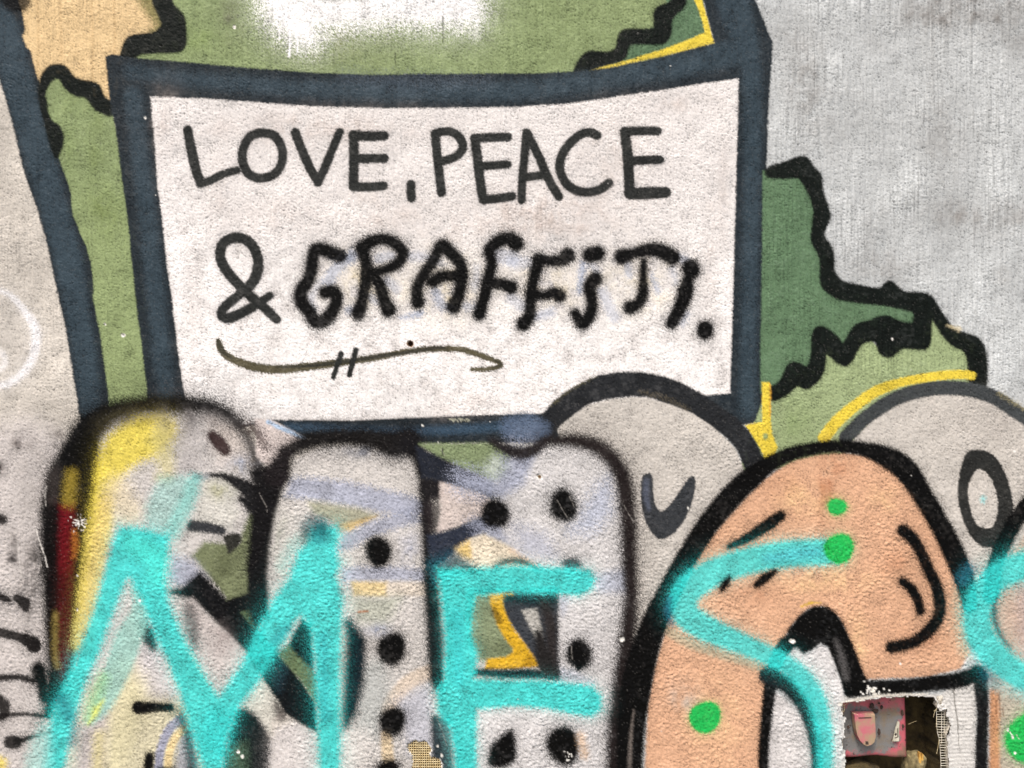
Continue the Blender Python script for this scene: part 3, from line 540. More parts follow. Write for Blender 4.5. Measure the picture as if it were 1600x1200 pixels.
# ------------------------------------------------------------------ far right lower part
rb = part('peach_letter', 0, 'brownish peach letter cut by the picture edge, behind the last cyan curve')
P([(1540, 930), (1570, 880), (1605, 830), (1680, 780), (1800, 900), (1760, 1400), (1545, 1400), (1548, 1060)], col(196, 172, 155), 4, who=rb, var=.05)
P([(1590, 900), (1700, 860), (1700, 1050), (1600, 1040)], col(186, 172, 172), 18, op=.7)
P([(1556, 1080), (1700, 1080), (1700, 1400), (1556, 1400)], col(182, 172, 156), 6)
P([(1546, 1075), (1562, 1078), (1564, 1400), (1546, 1400)], col(202, 150, 112), 4, who=rb)
for x, y0, y1 in ((1562, 1085, 1120), (1556, 1095, 1118), (1567, 1105, 1120)): S([(x, y0), (x + 1, y1)], 2, col(120, 84, 60), 1, op=.6)
o3 = part('outline', rb, 'black outline of the peach letter at the picture edge')
S([(1660, 730), (1620, 772), (1592, 806), (1573, 840), (1556, 880), (1548, 930)], 28, BLACK, 4, who=o3, over=(6, .35))
S([(1554, 935), (1553, 960), (1562, 990), (1580, 1015)], [8, 12, 9, 6], col(30, 34, 44), 5, op=.85)
pl = part('plaster_strip', 0, 'bare pale ribbed plaster strip beside the wall niche')
P([(1296, 1012), (1312, 1062), (1318, 1085), (1470, 1085), (1500, 1062), (1526, 1058), (1526, 1400), (1296, 1400), (1290, 1150)], col(214, 212, 208), 3, who=pl, var=.03)
S([(1532, 1058), (1535, 1120), (1534, 1200), (1532, 1400)], [26, 20, 21, 22], col(18, 18, 20), 3.5, who=o3, over=(5, .3))
S([(1490, 1076), (1492, 1100), (1496, 1130), (1498, 1165)], [2, 2.2, 2, 1], col(96, 92, 84), 1, op=.75)

# ------------------------------------------------------------------ peach letter
pe = part('peach_letter', 0, 'large peach arched letter with thick black outline and green spots')
PE = [(1010, 1400), (1008, 1200), (1012, 1100), (1022, 1045), (1040, 985), (1062, 925), (1090, 870), (1112, 837), (1137, 808), (1160, 783), (1190, 752), (1215, 734), (1240, 720), (1275, 711), (1320, 707), (1355, 712), (1385, 727), (1407, 745), (1425, 767), (1442, 793), (1462, 822), (1478, 852), (1492, 882), (1502, 920), (1512, 970), (1515, 1020), (1500, 1045), (1450, 1058), (1350, 1062), (1330, 1010), (1310, 965), (1285, 948), (1262, 952), (1238, 978), (1215, 1020), (1198, 1070), (1192, 1130), (1190, 1400)]
P(PE, PEACH, 3, who=pe, var=.035)
for a in ((1298, 745, 10, 50, .5), (1285, 770, 8, 40, .5), (1320, 730, 16, 14, .4), (1230, 760, 30, 20, .3), (1290, 850, 14, 26, .3), (1400, 880, 30, 20, .25), (1180, 930, 30, 14, .25), (1120, 1000, 30, 30, .2), (1440, 1000, 40, 20, .25)):
    stain(*a[:4], col(176, 120, 88), a[4])
for a in ((1250, 780, 30, 26, .4), (1290, 905, 60, 20, .45), (1380, 780, 20, 20, .3), (1120, 1130, 40, 60, .25), (1340, 1000, 20, 40, .3)): stain(*a[:4], col(238, 200, 150), a[4])
stain(1070, 1090, 22, 22, col(196, 176, 160), .6)
P([(1488, 880), (1510, 900), (1516, 1030), (1500, 1020), (1490, 950)], col(196, 176, 150), 9, op=.75)
S([(1040, 985), (1080, 1006), (1130, 1022), (1200, 1044)], [14, 17, 17, 18], col(184, 165, 138), 4, op=.9)
op_ = part('outline', pe, 'thick glossy black outline of the peach arch')
S([(986, 1400), (984, 1200), (987, 1130), (995, 1070), (1008, 1015), (1026, 965), (1052, 912), (1080, 862), (1108, 818), (1142, 777), (1172, 748), (1205, 724), (1245, 707), (1300, 698), (1350, 702), (1392, 718), (1418, 738), (1444, 778), (1468, 818), (1490, 862), (1506, 905), (1514, 945)], [40, 42, 46, 50, 46, 42, 38, 36, 37, 39, 38, 28, 24, 22, 25, 38, 40, 34, 34, 36, 34, 26], BLACK, 4, who=op_, over=(5, .3))
S([(983, 1400), (984, 1190), (990, 1110)], [6, 6, 2], col(120, 112, 106), 3, op=.75)
S([(1528, 1050), (1500, 1062), (1450, 1069), (1400, 1074), (1355, 1076), (1330, 1080)], [24, 27, 25, 25, 26, 22], BLACK, 3.5, who=op_, over=(5, .35))
P([(1216, 1018), (1232, 982), (1250, 960), (1270, 947), (1292, 946), (1307, 957), (1320, 977), (1335, 1010), (1347, 1042), (1357, 1064), (1352, 1084), (1318, 1088), (1311, 1060), (1302, 1035), (1293, 1012), (1282, 1006), (1268, 1017), (1255, 1023), (1244, 1012), (1226, 1030)], BLACK, 3.5, who=op_, over=(4, .25))
S([(1306, 1000), (1316, 1030), (1322, 1058)], [5, 10, 8], col(104, 102, 102), 6, op=.7)
S([(1252, 948), (1268, 942), (1282, 942)], [2, 4, 2], col(206, 170, 60), 2, op=.9)
cp = part('counter_patch', pe, 'pale grey gap inside the peach arch')
P([(1240, 1016), (1256, 1025), (1270, 1018), (1282, 1007), (1293, 1014), (1303, 1036), (1313, 1066), (1318, 1090), (1316, 1200), (1300, 1200), (1290, 1100), (1250, 1050), (1222, 1035)], GREYW, 3, who=cp)
P([(1200, 1075), (1225, 1090), (1252, 1120), (1268, 1160), (1275, 1400), (1196, 1400), (1196, 1120)], col(212, 209, 208), 3, who=cp)
S([(1226, 1005), (1212, 1035), (1203, 1075), (1197, 1125), (1193, 1200), (1192, 1400)], [20, 24, 22, 19, 18, 18], BLACK, 3.5, who=op_, over=(4, .25))
S([(1200, 1056), (1232, 1072), (1258, 1105), (1272, 1150), (1277, 1200), (1280, 1400)], [30, 28, 26, 22, 20, 20], col(22, 22, 26), 4, who=op_, over=(5, .3))
for pts, w in (([(1220, 806), (1204, 818), (1188, 828), (1166, 842), (1140, 854)], [15, 19, 17, 14, 8]), 
               ([(1411, 829), (1424, 840), (1438, 862), (1452, 892), (1463, 915), (1468, 940), (1466, 962), (1453, 984), (1430, 1002), (1410, 1009), (1393, 1012)], [19, 19, 17, 17, 18, 18, 18, 18, 17, 17, 17]),
               ([(1411, 909), (1424, 920), (1434, 938), (1438, 955)], [13, 14, 15, 13])):
    S(pts, np.asarray(w, float) + 3.5, BLACK, 4, who=part('face_line', pe), over=(6, .36))

# ------------------------------------------------------------------ cyan tag on top of everything
CO = (6, .38)
P([(228, 790), (250, 745), (300, 742), (310, 770), (280, 820), (262, 850), (228, 835)], col(150, 204, 198), 10, op=.62)
S([(305, 750), (290, 790), (270, 830)], [20, 26, 26], col(128, 206, 198), 8, op=.55)
S([(205, 912), (222, 950), (200, 1000), (182, 1050), (160, 1100), (142, 1125)], [8, 30, 44, 40, 30, 14], col(152, 200, 190), 6, op=.85)
S([(160, 1060), (148, 1095), (138, 1122)], [20, 24, 16], col(156, 208, 146), 9, op=.6)
P([(163, 1092), (152, 1118), (138, 1132), (146, 1106)], col(224, 224, 92), 5, op=.75)
S([(440, 885), (462, 850), (480, 840)], [16, 22, 20], col(170, 214, 206), 9, op=.5); D(492, 822, 22, 18, col(40, 62, 76), 8, op=.7)
tag1 = part('cyan_letter', 0, 'cyan sprayed zigzag letter M')
P([(30, 1400), (82, 1104), (105, 1055), (125, 1007), (147, 947), (160, 900), (176, 842), (186, 823), (215, 823), (265, 837), (263, 862), (258, 900), (265, 940), (282, 982), (302, 1022), (327, 1065), (342, 1086), (355, 1070), (375, 1040), (405, 975), (425, 937), (450, 905), (465, 862), (476, 848), (486, 828), (500, 819), (526, 821), (532, 838), (526, 860), (533, 880), (527, 900), (537, 932), (535, 975), (532, 1040), (532, 1125), (533, 1400), (502, 1400), (498, 1200), (494, 1125), (491, 1050), (484, 984), (470, 964), (463, 972), (437, 1017), (412, 1055), (395, 1080), (375, 1105), (358, 1150), (350, 1200), (345, 1400), (322, 1400), (315, 1200), (307, 1170), (290, 1120), (280, 1085), (260, 1030), (240, 987), (225, 947), (203, 906), (198, 908), (175, 965), (155, 1020), (132, 1075), (118, 1125), (100, 1200), (60, 1400)], CYAN, 9, who=tag1, over=(9, .36), grow=1.0, var=.11, op=.94)
S([(70, 1140), (60, 1190), (40, 1300)], [20, 40, 40], col(158, 212, 206), 10, op=.6)
S([(205, 850), (240, 870), (248, 900)], [30, 40, 30], col(80, 224, 210), 14, op=.6); S([(340, 1130), (335, 1160)], 50, col(48, 206, 204), 14, op=.5)
S([(98, 1095), (108, 1120)], 22, col(30, 96, 116), 10, op=.55); S([(116, 1140), (112, 1160)], 14, col(30, 100, 120), 8, op=.5)
S([(430, 1000), (446, 985)], 16, col(30, 120, 140), 10, op=.4); S([(506, 995), (508, 1120)], 16, col(36, 150, 164), 10, op=.4)
D(478, 838, 9, 14, col(60, 66, 66), 8, op=.6, rot=30); D(500, 834, 15, 17, col(34, 112, 126), 10, op=.6); D(500, 824, 10, 8, col(40, 60, 70), 8, op=.5)
tag2 = part('cyan_letter', 0, 'cyan sprayed letter E with two bars')
P([(683, 888), (740, 887), (800, 883), (860, 885), (922, 889), (931, 904), (925, 921), (905, 932), (860, 928), (800, 926), (744, 931), (739, 960), (737, 992), (747, 1020), (742, 1060), (800, 1062), (860, 1063), (926, 1071), (941, 1088), (940, 1110), (925, 1121), (900, 1117), (850, 1107), (800, 1104), (746, 1110), (745, 1150), (748, 1400), (714, 1400), (710, 1180), (704, 1140), (683, 1112), (682, 1078), (693, 1060), (695, 1000), (690, 950)], CYAN, 6.5, who=tag2, over=(6, .34), grow=.5, var=.10, op=.95)
S([(714, 960), (716, 1060)], 20, col(54, 190, 196), 10, op=.4)
tag3 = part('cyan_letter', 0, 'cyan sprayed S-shaped curve across the peach letter')
S([(1306, 862), (1270, 863), (1220, 867), (1165, 878), (1118, 894), (1080, 917), (1067, 940), (1076, 964), (1110, 985), (1155, 1004), (1200, 1024), (1228, 1038), (1254, 1060), (1273, 1088), (1283, 1118), (1288, 1155), (1289, 1220), (1285, 1400)], [42, 45, 46, 44, 46, 48, 48, 46, 42, 36, 32, 32, 34, 33, 31, 30, 28, 28], CYAN, 7, who=tag3, over=(7, .36), var=.09, op=.9)
S([(1290, 861), (1240, 866), (1200, 872)], [16, 20, 14], col(70, 178, 204), 10, op=.4)
S([(1046, 935), (1044, 955), (1050, 975)], [8, 12, 6], col(36, 88, 116), 7, op=.7)
for pts, w in (([(1140, 902), (1134, 912), (1128, 921)], [8, 14, 10]), ([(1210, 893), (1195, 904), (1183, 914)], [10, 18, 13])): S(pts, w, BLACK, 4, who=part('face_line', pe), over=(5, .3))
tag4 = part('cyan_letter', 0, 'cyan sprayed curve cut by the picture edge')
S([(1700, 870), (1640, 874), (1600, 884), (1565, 898), (1540, 920), (1527, 950), (1529, 985), (1548, 1018), (1580, 1046), (1620, 1070), (1700, 1090)], [46, 46, 48, 48, 48, 48, 50, 50, 46, 46, 46], CYAN, 8, who=tag4, over=(9, .4), var=.09, op=.9)
S([(1505, 905), (1515, 890)], 20, col(44, 120, 144), 10, op=.5); S([(1540, 1050), (1556, 1068)], 20, col(30, 80, 100), 10, op=.55)
S([(1552, 1070), (1585, 1082), (1620, 1090)], 14, col(160, 196, 192), 8, op=.5)
# green spots
for cx, cy, rx, ry, lab in ((1308, 792, 15.5, 14.5, 'small green round spot near the top of the arch'), (1311, 857, 25, 23, 'green round spot at the end of the cyan curve'), (1102, 1121, 25, 26, 'green round spot low on the peach leg')):
    D(cx, cy, rx, ry, SPOT, 3, who=part('spot', pe, lab), over=(4, .3))
D(1606, 1153, 37, 40, SPOT, 5, who=part('spot', rb, 'big green round spot cut by the picture edge'), over=(6, .35))

# ------------------------------------------------------------------ chips, scratches and small damage
CHIP = col(244, 242, 236)
rr = random.Random(5)
chips = [(192, 524, 3.5, 3), (164, 507, 1.6, 2), (366, 42, 2, 3), (227, 184, 1.2, 2), (843, 745, 4.6, 4.6), (972, 999, 4, 4), (1238, 1002, 5, 3.5), (219, 938, 2, 2), (120, 953, 1.2, 3), (372, 1175, 2.4, 3), (379, 1182, 2, 2.5), (1075, 794, 1.5, 2.4), (684, 1166, 2, 2), (690, 1181, 2, 3), (1582, 1152, 2, 2.5), (1586, 1176, 2, 1.6), (1575, 1140, 2, 3), (1407, 1037, 1.5, 1.5), (1585, 705, 2, 1.6), (1394, 530, 1.8, 1.8), (660, 665, 2, 2), (120, 900, 1, 1.5)]
for x, y, a, b in chips: D(x, y, a, b, CHIP, .9, spk=.1)
for k in range(26): D(122 + rr.gauss(0, 9), 815 + rr.gauss(0, 6), rr.uniform(.4, 1.3), rr.uniform(.4, 1.5), col(214, 206, 200), .7, spk=.1)
for k in range(9):
    q = rr.uniform(0, 6.28); S([(126 + 3 * math.cos(q), 816 + 3 * math.sin(q)), (126 + rr.uniform(7, 14) * math.cos(q), 816 + rr.uniform(6, 11) * math.sin(q))], [1.8, .6], CHIP, .7, op=.85)
for k in range(26):
    x = 1362 + rr.gauss(0, 11); y = 1080 + rr.gauss(0, 6)
    D(x, y, rr.uniform(.7, 2.2), rr.uniform(.6, 1.8), CHIP, .8, spk=.1)
D(1364, 1079, 3.4, 4, col(226, 222, 212), 1); D(1367, 1085, 4, 2.4, col(226, 222, 212), 1)
for k in range(16): D(882 + rr.uniform(0, 12), 1172 + rr.uniform(0, 16), .9, .9, CHIP, .7, spk=.1)
for k in range(14): S([(700 + 2.4 * k, 655 + rr.uniform(-3, 3) + .1 * k), (702 + 2.4 * k, 657 + rr.uniform(-3, 3))], 1.6, col(190, 190, 170), .8, op=.7)
for k in range(38):
    x, y = rr.uniform(0, 1600), rr.uniform(0, 1200)
    D(x, y, rr.uniform(.5, 1.1), rr.uniform(.5, 1.2), CHIP if rr.random() < .55 else col(60, 52, 46), .7, op=.75, spk=.1)
D(843, 745, 2.6, 3, col(110, 84, 54), .8); D(969, 995, 4, 1.6, col(40, 30, 24), .8)
S([(57, 827), (60, 840), (66, 856), (71, 872), (74, 886)], 1.6, col(226, 222, 216), .8, op=.85); S([(72, 760), (70, 775), (71, 790)], 1.2, col(220, 216, 210), .8, op=.6); S([(28, 850), (30, 875), (34, 900)], 1, col(216, 212, 206), .8, op=.5)
for pts in ([(684, 1126), (692, 1145), (698, 1165)], [(405, 770), (415, 790), (418, 800)], [(870, 780), (878, 795), (886, 808)], [(890, 776), (897, 792)], [(893, 1010), (894, 1030)], [(1010, 730), (1000, 700)], [(975, 790), (984, 806), (990, 815)], [(430, 1112), (440, 1122)], [(688, 700), (695, 712)], [(120, 1040), (124, 1020)], [(445, 870), (440, 880)]):
    S(pts, 1.1, col(170, 166, 160), .8, op=.5)
S([(692, 700), (691, 712)], 1.3, col(20, 24, 20), .8)
for x, y in ((1588, 1148), (1578, 1143)): S([(x, y), (x + 3, y + 6)], 1.2, CHIP, .7)

# rough patch where the plaster skin has come off (mesh behind)
PATCH = [(636, 1164), (642, 1162), (650, 1156), (655, 1160), (660, 1159), (667, 1161), (671, 1167), (674, 1172), (671, 1178), (672, 1183), (686, 1186), (690, 1194), (689, 1206), (684, 1226), (660, 1238), (644, 1222), (643, 1206), (645, 1192), (644, 1180), (637, 1172)]
PATCH_RIM = col(246, 243, 236)
P([(x + (2 if x > 664 else -1.5), y) for x, y in PATCH], PATCH_RIM, 1.2, op=.9)
# hole of the niche
HOLEP = [(1316, 1097), (1330, 1095), (1345, 1095), (1363, 1092), (1380, 1089.5), (1400, 1089), (1412, 1088), (1445, 1088), (1460, 1090), (1463, 1094), (1464, 1100), (1463, 1105), (1467, 1109), (1477, 1108), (1477, 1117), (1481, 1124), (1485, 1131), (1481, 1142), (1478, 1150), (1480, 1160), (1480, 1180), (1482, 1200), (1483, 1225), (1480, 1262), (1440, 1266), (1360, 1264), (1321, 1262), (1319, 1230), (1320, 1190), (1319, 1171), (1315, 1168), (1314, 1154), (1319, 1150), (1318, 1135), (1320, 1120), (1316, 1117), (1314, 1104)]
S([(1312, 1100), (1345, 1093), (1380, 1087), (1450, 1085)], [5, 5, 4, 3], col(222, 216, 204), 1.6, op=.85, spk=.4)

# ------------------------------------------------------------------ relief of the rough plaster
T_G1 = tile(4.2, 3.4, .36); T_G2 = tile(10.5, 8, .45); T_PORE = tile(5.0, 2.9, .4); T_PEAK = tile(3.4, 3.0, .4)
g1 = grid_noise(T_G1); g2 = grid_noise(T_G2, 300, 500)
g1 = g1 - 0.35 * np.clip(-g1, 0, None) ** 1.5          # pits cut deeper than bumps rise
coarse = (0.40 + 0.60 * smooth((YS - 520) / 420))[:, None].astype(np.float32)
patchy = np.clip(0.9 + 0.22 * N_BIG + 0.16 * N_BLOT, .45, 1.4)
H = patchy * (0.24 * g1 + (0.43 * coarse - 0.16) * g2) + 0.10 * N_MID + 0.18 * N_BLOT + 0.7 * N_BIG
stm = np.clip(smooth((xx_ := xs32[None, :] - 1180) / 60) * smooth((620 - ys32[:, None]) / 80) + 0.6 * smooth((660 - ys32[:, None]) / 200), 0, 1)
H += 0.15 * N_STRI * (0.1 + stm)
dense = (smooth((xs32 + 60) / 50) * smooth((1660 - xs32) / 50))[None, :] * (smooth((ys32 + 60) / 50) * smooth((1260 - ys32) / 50))[:, None]
H = H * dense + (1 - dense) * (0.25 * N_BLOT + 0.7 * N_BIG)
PORE = grid_noise(T_PORE, 90, 40) - 3 * (1 - dense); PEAK = grid_noise(T_PEAK, 10, 700)
pore = dense * smooth((PORE - 1.15 - 0.35 * N_BLOT) / 0.9); H -= 0.6 * pore
C *= (1 - 0.45 * pore)[..., None]
peak = dense * smooth((PEAK - 1.75 - 0.3 * N_MID) / 0.7)
C += (peak * 0.075)[..., None] * (col(206, 202, 196) - C)
C *= (1 - 0.062 * stm * np.clip(N_STRI, -1, 2.5) * np.clip(1 + .5 * N_BIG, .2, 2))[..., None]
# ribbed strip beside the niche
sl = window(1470, 1080, 1528, 1300)
rm = np.clip(sdf_poly(np.array([(1482, 1085), (1522, 1075), (1524, 1300), (1484, 1300)], float), *sl) / 5, 0, 1)
H[sl] = H[sl] * (1 - .6 * rm) + rm * 0.24 * np.sin(ys32[sl[0]][:, None] * 2 * math.pi / 6.2 + 0.02 * xs32[sl[1]][None, :])
sl = window(600, 1140, 720, 1250)
pd = sdf_poly(np.array(PATCH, float), *sl) + 0.8 * N_FINE[sl]
H[sl] = np.where(pd > 0, -4.0 + .3 * H[sl], H[sl])
C[sl] = np.where((pd > 0.6)[..., None], col(126, 104, 66)[None, None] * (1 + .2 * N_FINE[sl])[..., None], C[sl])
patch_id = part('bare_patch', 0, 'small patch where the skin has flaked off showing tan reinforcing mesh')
ID[sl][pd > 0] = patch_id
sl = window(1300, 1070, 1500, 1280)
hd = sdf_poly(np.array(HOLEP, float), *sl) + 0.45 * N_MID[sl]
hole = np.zeros((NY, NX), bool); hole[sl] = hd > 0
for x, y, r in HOLE:
    sl = window(x - 9, y - 9, x + 9, y + 9)
    q = np.sqrt((xs32[sl[1]][None, :] - x) ** 2 + (ys32[sl[0]][:, None] - y) ** 2)
    H[sl] = np.where(q < r, -6.0, H[sl])
for x, y, a, b in chips[:10]:
    sl = window(x - 6, y - 6, x + 6, y + 6)
    q = ((xs32[sl[1]][None, :] - x) / a) ** 2 + ((ys32[sl[0]][:, None] - y) / b) ** 2
    H[sl] -= np.where(q < 1, 1.2, 0)
np.clip(C, 0.0015, 0.84, out=C)

# ------------------------------------------------------------------ materials
def nodes_of(name):
    m = bpy.data.materials.new(name); m.use_nodes = True
    return m, m.node_tree.nodes, m.node_tree.links, m.node_tree.nodes['Principled BSDF']
def noise_node(N, L, scale, detail=4.0, coord=None, rough=.6):
    n = N.new('ShaderNodeTexNoise'); n.inputs['Scale'].default_value = scale; n.inputs['Detail'].default_value = detail; n.inputs['Roughness'].default_value = rough
    if coord is not None: L.new(coord, n.inputs['Vector'])
    return n
def paint_material():
    m, N, L, b = nodes_of('sprayed_plaster')
    tc = N.new('ShaderNodeTexCoord')
    at = N.new('ShaderNodeAttribute'); at.attribute_name = 'paint'
    n1 = noise_node(N, L, 260.0, 3.0, tc.outputs['Object'])
    r1 = N.new('ShaderNodeMapRange'); r1.inputs['From Min'].default_value = .25; r1.inputs['From Max'].default_value = .75; r1.inputs['To Min'].default_value = .80; r1.inputs['To Max'].default_value = 1.14
    L.new(n1.outputs['Fac'], r1.inputs['Value'])
    mul = N.new('ShaderNodeVectorMath'); mul.operation = 'SCALE'
    L.new(at.outputs['Color'], mul.inputs[0]); L.new(r1.outputs['Result'], mul.inputs['Scale'])
    L.new(mul.outputs['Vector'], b.inputs['Base Color'])
    n2 = noise_node(N, L, 520.0, 2.0, tc.outputs['Object'])
    bp_ = N.new('ShaderNodeBump'); bp_.inputs['Strength'].default_value = .4; bp_.inputs['Distance'].default_value = .0010
    L.new(n2.outputs['Fac'], bp_.inputs['Height']); L.new(bp_.outputs['Normal'], b.inputs['Normal'])
    n3 = noise_node(N, L, 30.0, 3.0, tc.outputs['Object'])
    r3 = N.new('ShaderNodeMapRange'); r3.inputs['To Min'].default_value = .42; r3.inputs['To Max'].default_value = .78
    L.new(n3.outputs['Fac'], r3.inputs['Value']); L.new(r3.outputs['Result'], b.inputs['Roughness'])
    b.inputs['Specular IOR Level'].default_value = .08
    return m
M_PAINT = paint_material()
def grain_material(name, c1, c2, scale=60, rough=.8, bump=.4, lo=.35, hi=.65, detail=6, metal=0.0, dist=.002):
    m, N, L, b = nodes_of(name)
    tc = N.new('ShaderNodeTexCoord'); n = noise_node(N, L, scale, detail, tc.outputs['Object'], .65)
    r = N.new('ShaderNodeValToRGB'); r.color_ramp.elements[0].position = lo; r.color_ramp.elements[1].position = hi
    r.color_ramp.elements[0].color = (*[float(v) for v in c1], 1); r.color_ramp.elements[1].color = (*[float(v) for v in c2], 1)
    L.new(n.outputs['Fac'], r.inputs['Fac']); L.new(r.outputs['Color'], b.inputs['Base Color'])
    b.inputs['Roughness'].default_value = rough; b.inputs['Metallic'].default_value = metal
    bp_ = N.new('ShaderNodeBump'); bp_.inputs['Strength'].default_value = bump; bp_.inputs['Distance'].default_value = dist
    L.new(n.outputs['Fac'], bp_.inputs['Height']); L.new(bp_.outputs['Normal'], b.inputs['Normal'])
    return m

# ------------------------------------------------------------------ split the grid into the wall and its painted parts
V = np.empty((NY, NX, 3), np.float32)
V[..., 0] = ((XS - 800) * S_)[None, :]
V[..., 1] = -H * S_
V[..., 2] = (CZ - (YS - 600) * S_)[:, None]
edge = np.zeros((NY, NX), bool); edge[0] = edge[-1] = True; edge[:, 0] = edge[:, -1] = True
V[..., 1][edge] = 0
vi = np.arange(NY * NX, dtype=np.int32).reshape(NY, NX)
quads = np.stack([vi[:-1, :-1], vi[1:, :-1], vi[1:, 1:], vi[:-1, 1:]], -1).reshape(-1, 4)
fid = ID[:-1, :-1].reshape(-1).copy()
fid[hole[:-1, :-1].reshape(-1)] = -1
Vf = V.reshape(-1, 3); Cf = C.reshape(-1, 3)
def grid_mesh(name, q, extra_v=None, extra_f=None):
    u, inv = np.unique(q, return_inverse=True)
    co = Vf[u]; cl = Cf[u]; f = inv.reshape(-1, 4).astype(np.int32)
    if extra_v is not None:
        f = np.concatenate([f, np.asarray(extra_f, np.int32) + len(co)]); co = np.concatenate([co, np.asarray(extra_v, np.float32)])
        cl = np.concatenate([cl, np.repeat(col(172, 170, 165)[None], len(extra_v), 0)])
    me = bpy.data.meshes.new(name)
    me.vertices.add(len(co)); me.vertices.foreach_set('co', co.astype(np.float32).ravel())
    me.loops.add(f.size); me.loops.foreach_set('vertex_index', f.ravel())
    me.polygons.add(len(f)); me.polygons.foreach_set('loop_start', np.arange(0, f.size, 4, dtype=np.int32)); me.polygons.foreach_set('loop_total', np.full(len(f), 4, np.int32))
    a = me.attributes.new('paint', 'FLOAT_COLOR', 'POINT')
    a.data.foreach_set('color', np.concatenate([cl, np.ones((len(cl), 1), np.float32)], 1).astype(np.float32).ravel())
    me.materials.append(M_PAINT); me.update(calc_edges=True); me.validate()
    return me
def split_runs(m):
    """label the connected pieces of a boolean grid, run by run"""
    lab = np.zeros(m.shape, np.int32); par = [0]
    def find(a):
        while par[a] != a: par[a] = par[par[a]]; a = par[a]
        return a
    prev = []
    for r in range(m.shape[0]):
        row = np.flatnonzero(np.diff(np.concatenate([[0], m[r].astype(np.int8), [0]])))
        cur = []
        for a, b in zip(row[::2], row[1::2]):
            me_ = None
            for c, d, l in prev:
                if c < b and d > a:
                    l = find(l)
                    if me_ is None: me_ = l
                    elif l != me_: par[max(l, me_)] = min(l, me_); me_ = min(l, me_)
            if me_ is None: par.append(len(par)); me_ = len(par) - 1
            lab[r, a:b] = me_; cur.append((a, b, me_))
        prev = cur
    root = np.array([find(i) for i in range(len(par))]); return root[lab]
F2 = fid.reshape(NY - 1, NX - 1)
SPLIT = {'background_patch', 'beam', 'fill_patch', 'yellow_line', 'painted_tree', 'counter_patch', 'stripe', 'arc_line', 'face_line', 'scrawl_line', 'spot', 'nose_mark', 'eye_mark', 'dash_mark', 'gold_line'}
for i in range(1, len(PARTS) + 1):
    rws = np.flatnonzero((F2 == i).any(1))
    if not len(rws): continue
    cls = np.flatnonzero((F2[rws[0]:rws[-1] + 1] == i).any(0))
    sub = F2[rws[0]:rws[-1] + 1, cls[0]:cls[-1] + 1]
    lb = split_runs(sub == i); cnt = np.bincount(lb.ravel()); cnt[0] = 0
    big = int(cnt.argmax())
    for l in np.flatnonzero(cnt):
        if l == big: continue
        msk_ = lb == l
        if cnt[l] < 160:                          # a crumb: give it to whatever lies beside it
            ry, rx = np.argwhere(msk_)[0]; rx += cls[0]; ry += rws[0]
            nb = F2[ry, rx - 1] if F2[ry, rx - 1] != i else F2[ry - 1, rx]
            sub[msk_] = max(int(nb), 0) if nb != i else 0
        elif PARTS[i - 1][0] in SPLIT:
            sub[msk_] = part(*PARTS[i - 1])
order = np.argsort(fid, kind='stable'); sf = fid[order]
def faces_of(i):
    a, b = np.searchsorted(sf, [i, i + 1]); return quads[order[a:b]]
x0, x1, z0, z1, TH = wx(-2400), wx(4000), wz(1800), wz(-760), .34
ev = [(x0, 0, z0), (x1, 0, z0), (x1, 0, z1), (x0, 0, z1), (x0, TH, z0), (x1, TH, z0), (x1, TH, z1), (x0, TH, z1)]
ef = [(3, 2, 6, 7), (0, 3, 7, 4), (2, 1, 5, 6), (5, 4, 7, 6)]
wall = link(bpy.data.objects.new('plaster_wall', grid_mesh('plaster_wall', faces_of(0), ev, ef)))
wall['label'] = 'rough plaster wall covered in layered sprayed and brushed graffiti'
wall['category'] = 'wall'; wall['kind'] = 'thing'
OBJ = {0: wall}
for i, (nm, pa, lab) in enumerate(PARTS, 1):
    q = faces_of(i)
    if len(q) < 12: continue
    o = bpy.data.objects.new(nm, grid_mesh(nm, q)); OBJ[i] = o
    link(o, OBJ.get(pa, wall))
    if lab: o['label'] = lab

# ------------------------------------------------------------------ the niche in the wall
def mesh_obj(name, verts, faces, mat, parent=None, smooth_=False):
    me = bpy.data.meshes.new(name); me.from_pydata(verts, [], faces); me.materials.append(mat); me.update()
    if smooth_:
        for p in me.polygons: p.use_smooth = True
    return link(bpy.data.objects.new(name, me), parent)
def wp(px, py, d): return (wx(px), d, wz(py))
M_EDGE = grain_material('torn_plaster', col(150, 140, 122), col(226, 220, 208), 300, .9, .6)
M_CAVE = grain_material('brown_masonry', col(34, 27, 14), col(92, 78, 44), 45, .95, .9, dist=.006)  # dark olive-brown masonry for the cavity and the rubble under the box
M_MESH = grain_material('glass_fibre', col(196, 186, 160), col(236, 232, 220), 200, .6, .2)
M_MESHT = grain_material('tan_fibre', col(196, 172, 120), col(236, 220, 178), 200, .7, .2)
rn = random.Random(3)
hp = curve(HOLEP, True, 3)
ctr = np.array([1398, 1175.0])
def ring(scale, jit):
    return [(p + (p - ctr) * scale / np.linalg.norm(p - ctr) + np.array([rn.gauss(0, jit), rn.gauss(0, jit)])) for p in hp]
rings = [(ring(1.4, .12), .0006), (ring(0.9, .25), .006), (ring(1.8, .4), .013)]
vv, ff = [], []
for r, d in rings: vv += [wp(p[0], p[1], d) for p in r]
n = len(hp)
for k in range(len(rings) - 1):
    for i in range(n): j = (i + 1) % n; ff.append((k * n + i, k * n + j, (k + 1) * n + j, (k + 1) * n + i))
mesh_obj('niche_rim', vv, ff, M_EDGE, wall)['label'] = 'crumbling broken plaster edge of the wall niche'
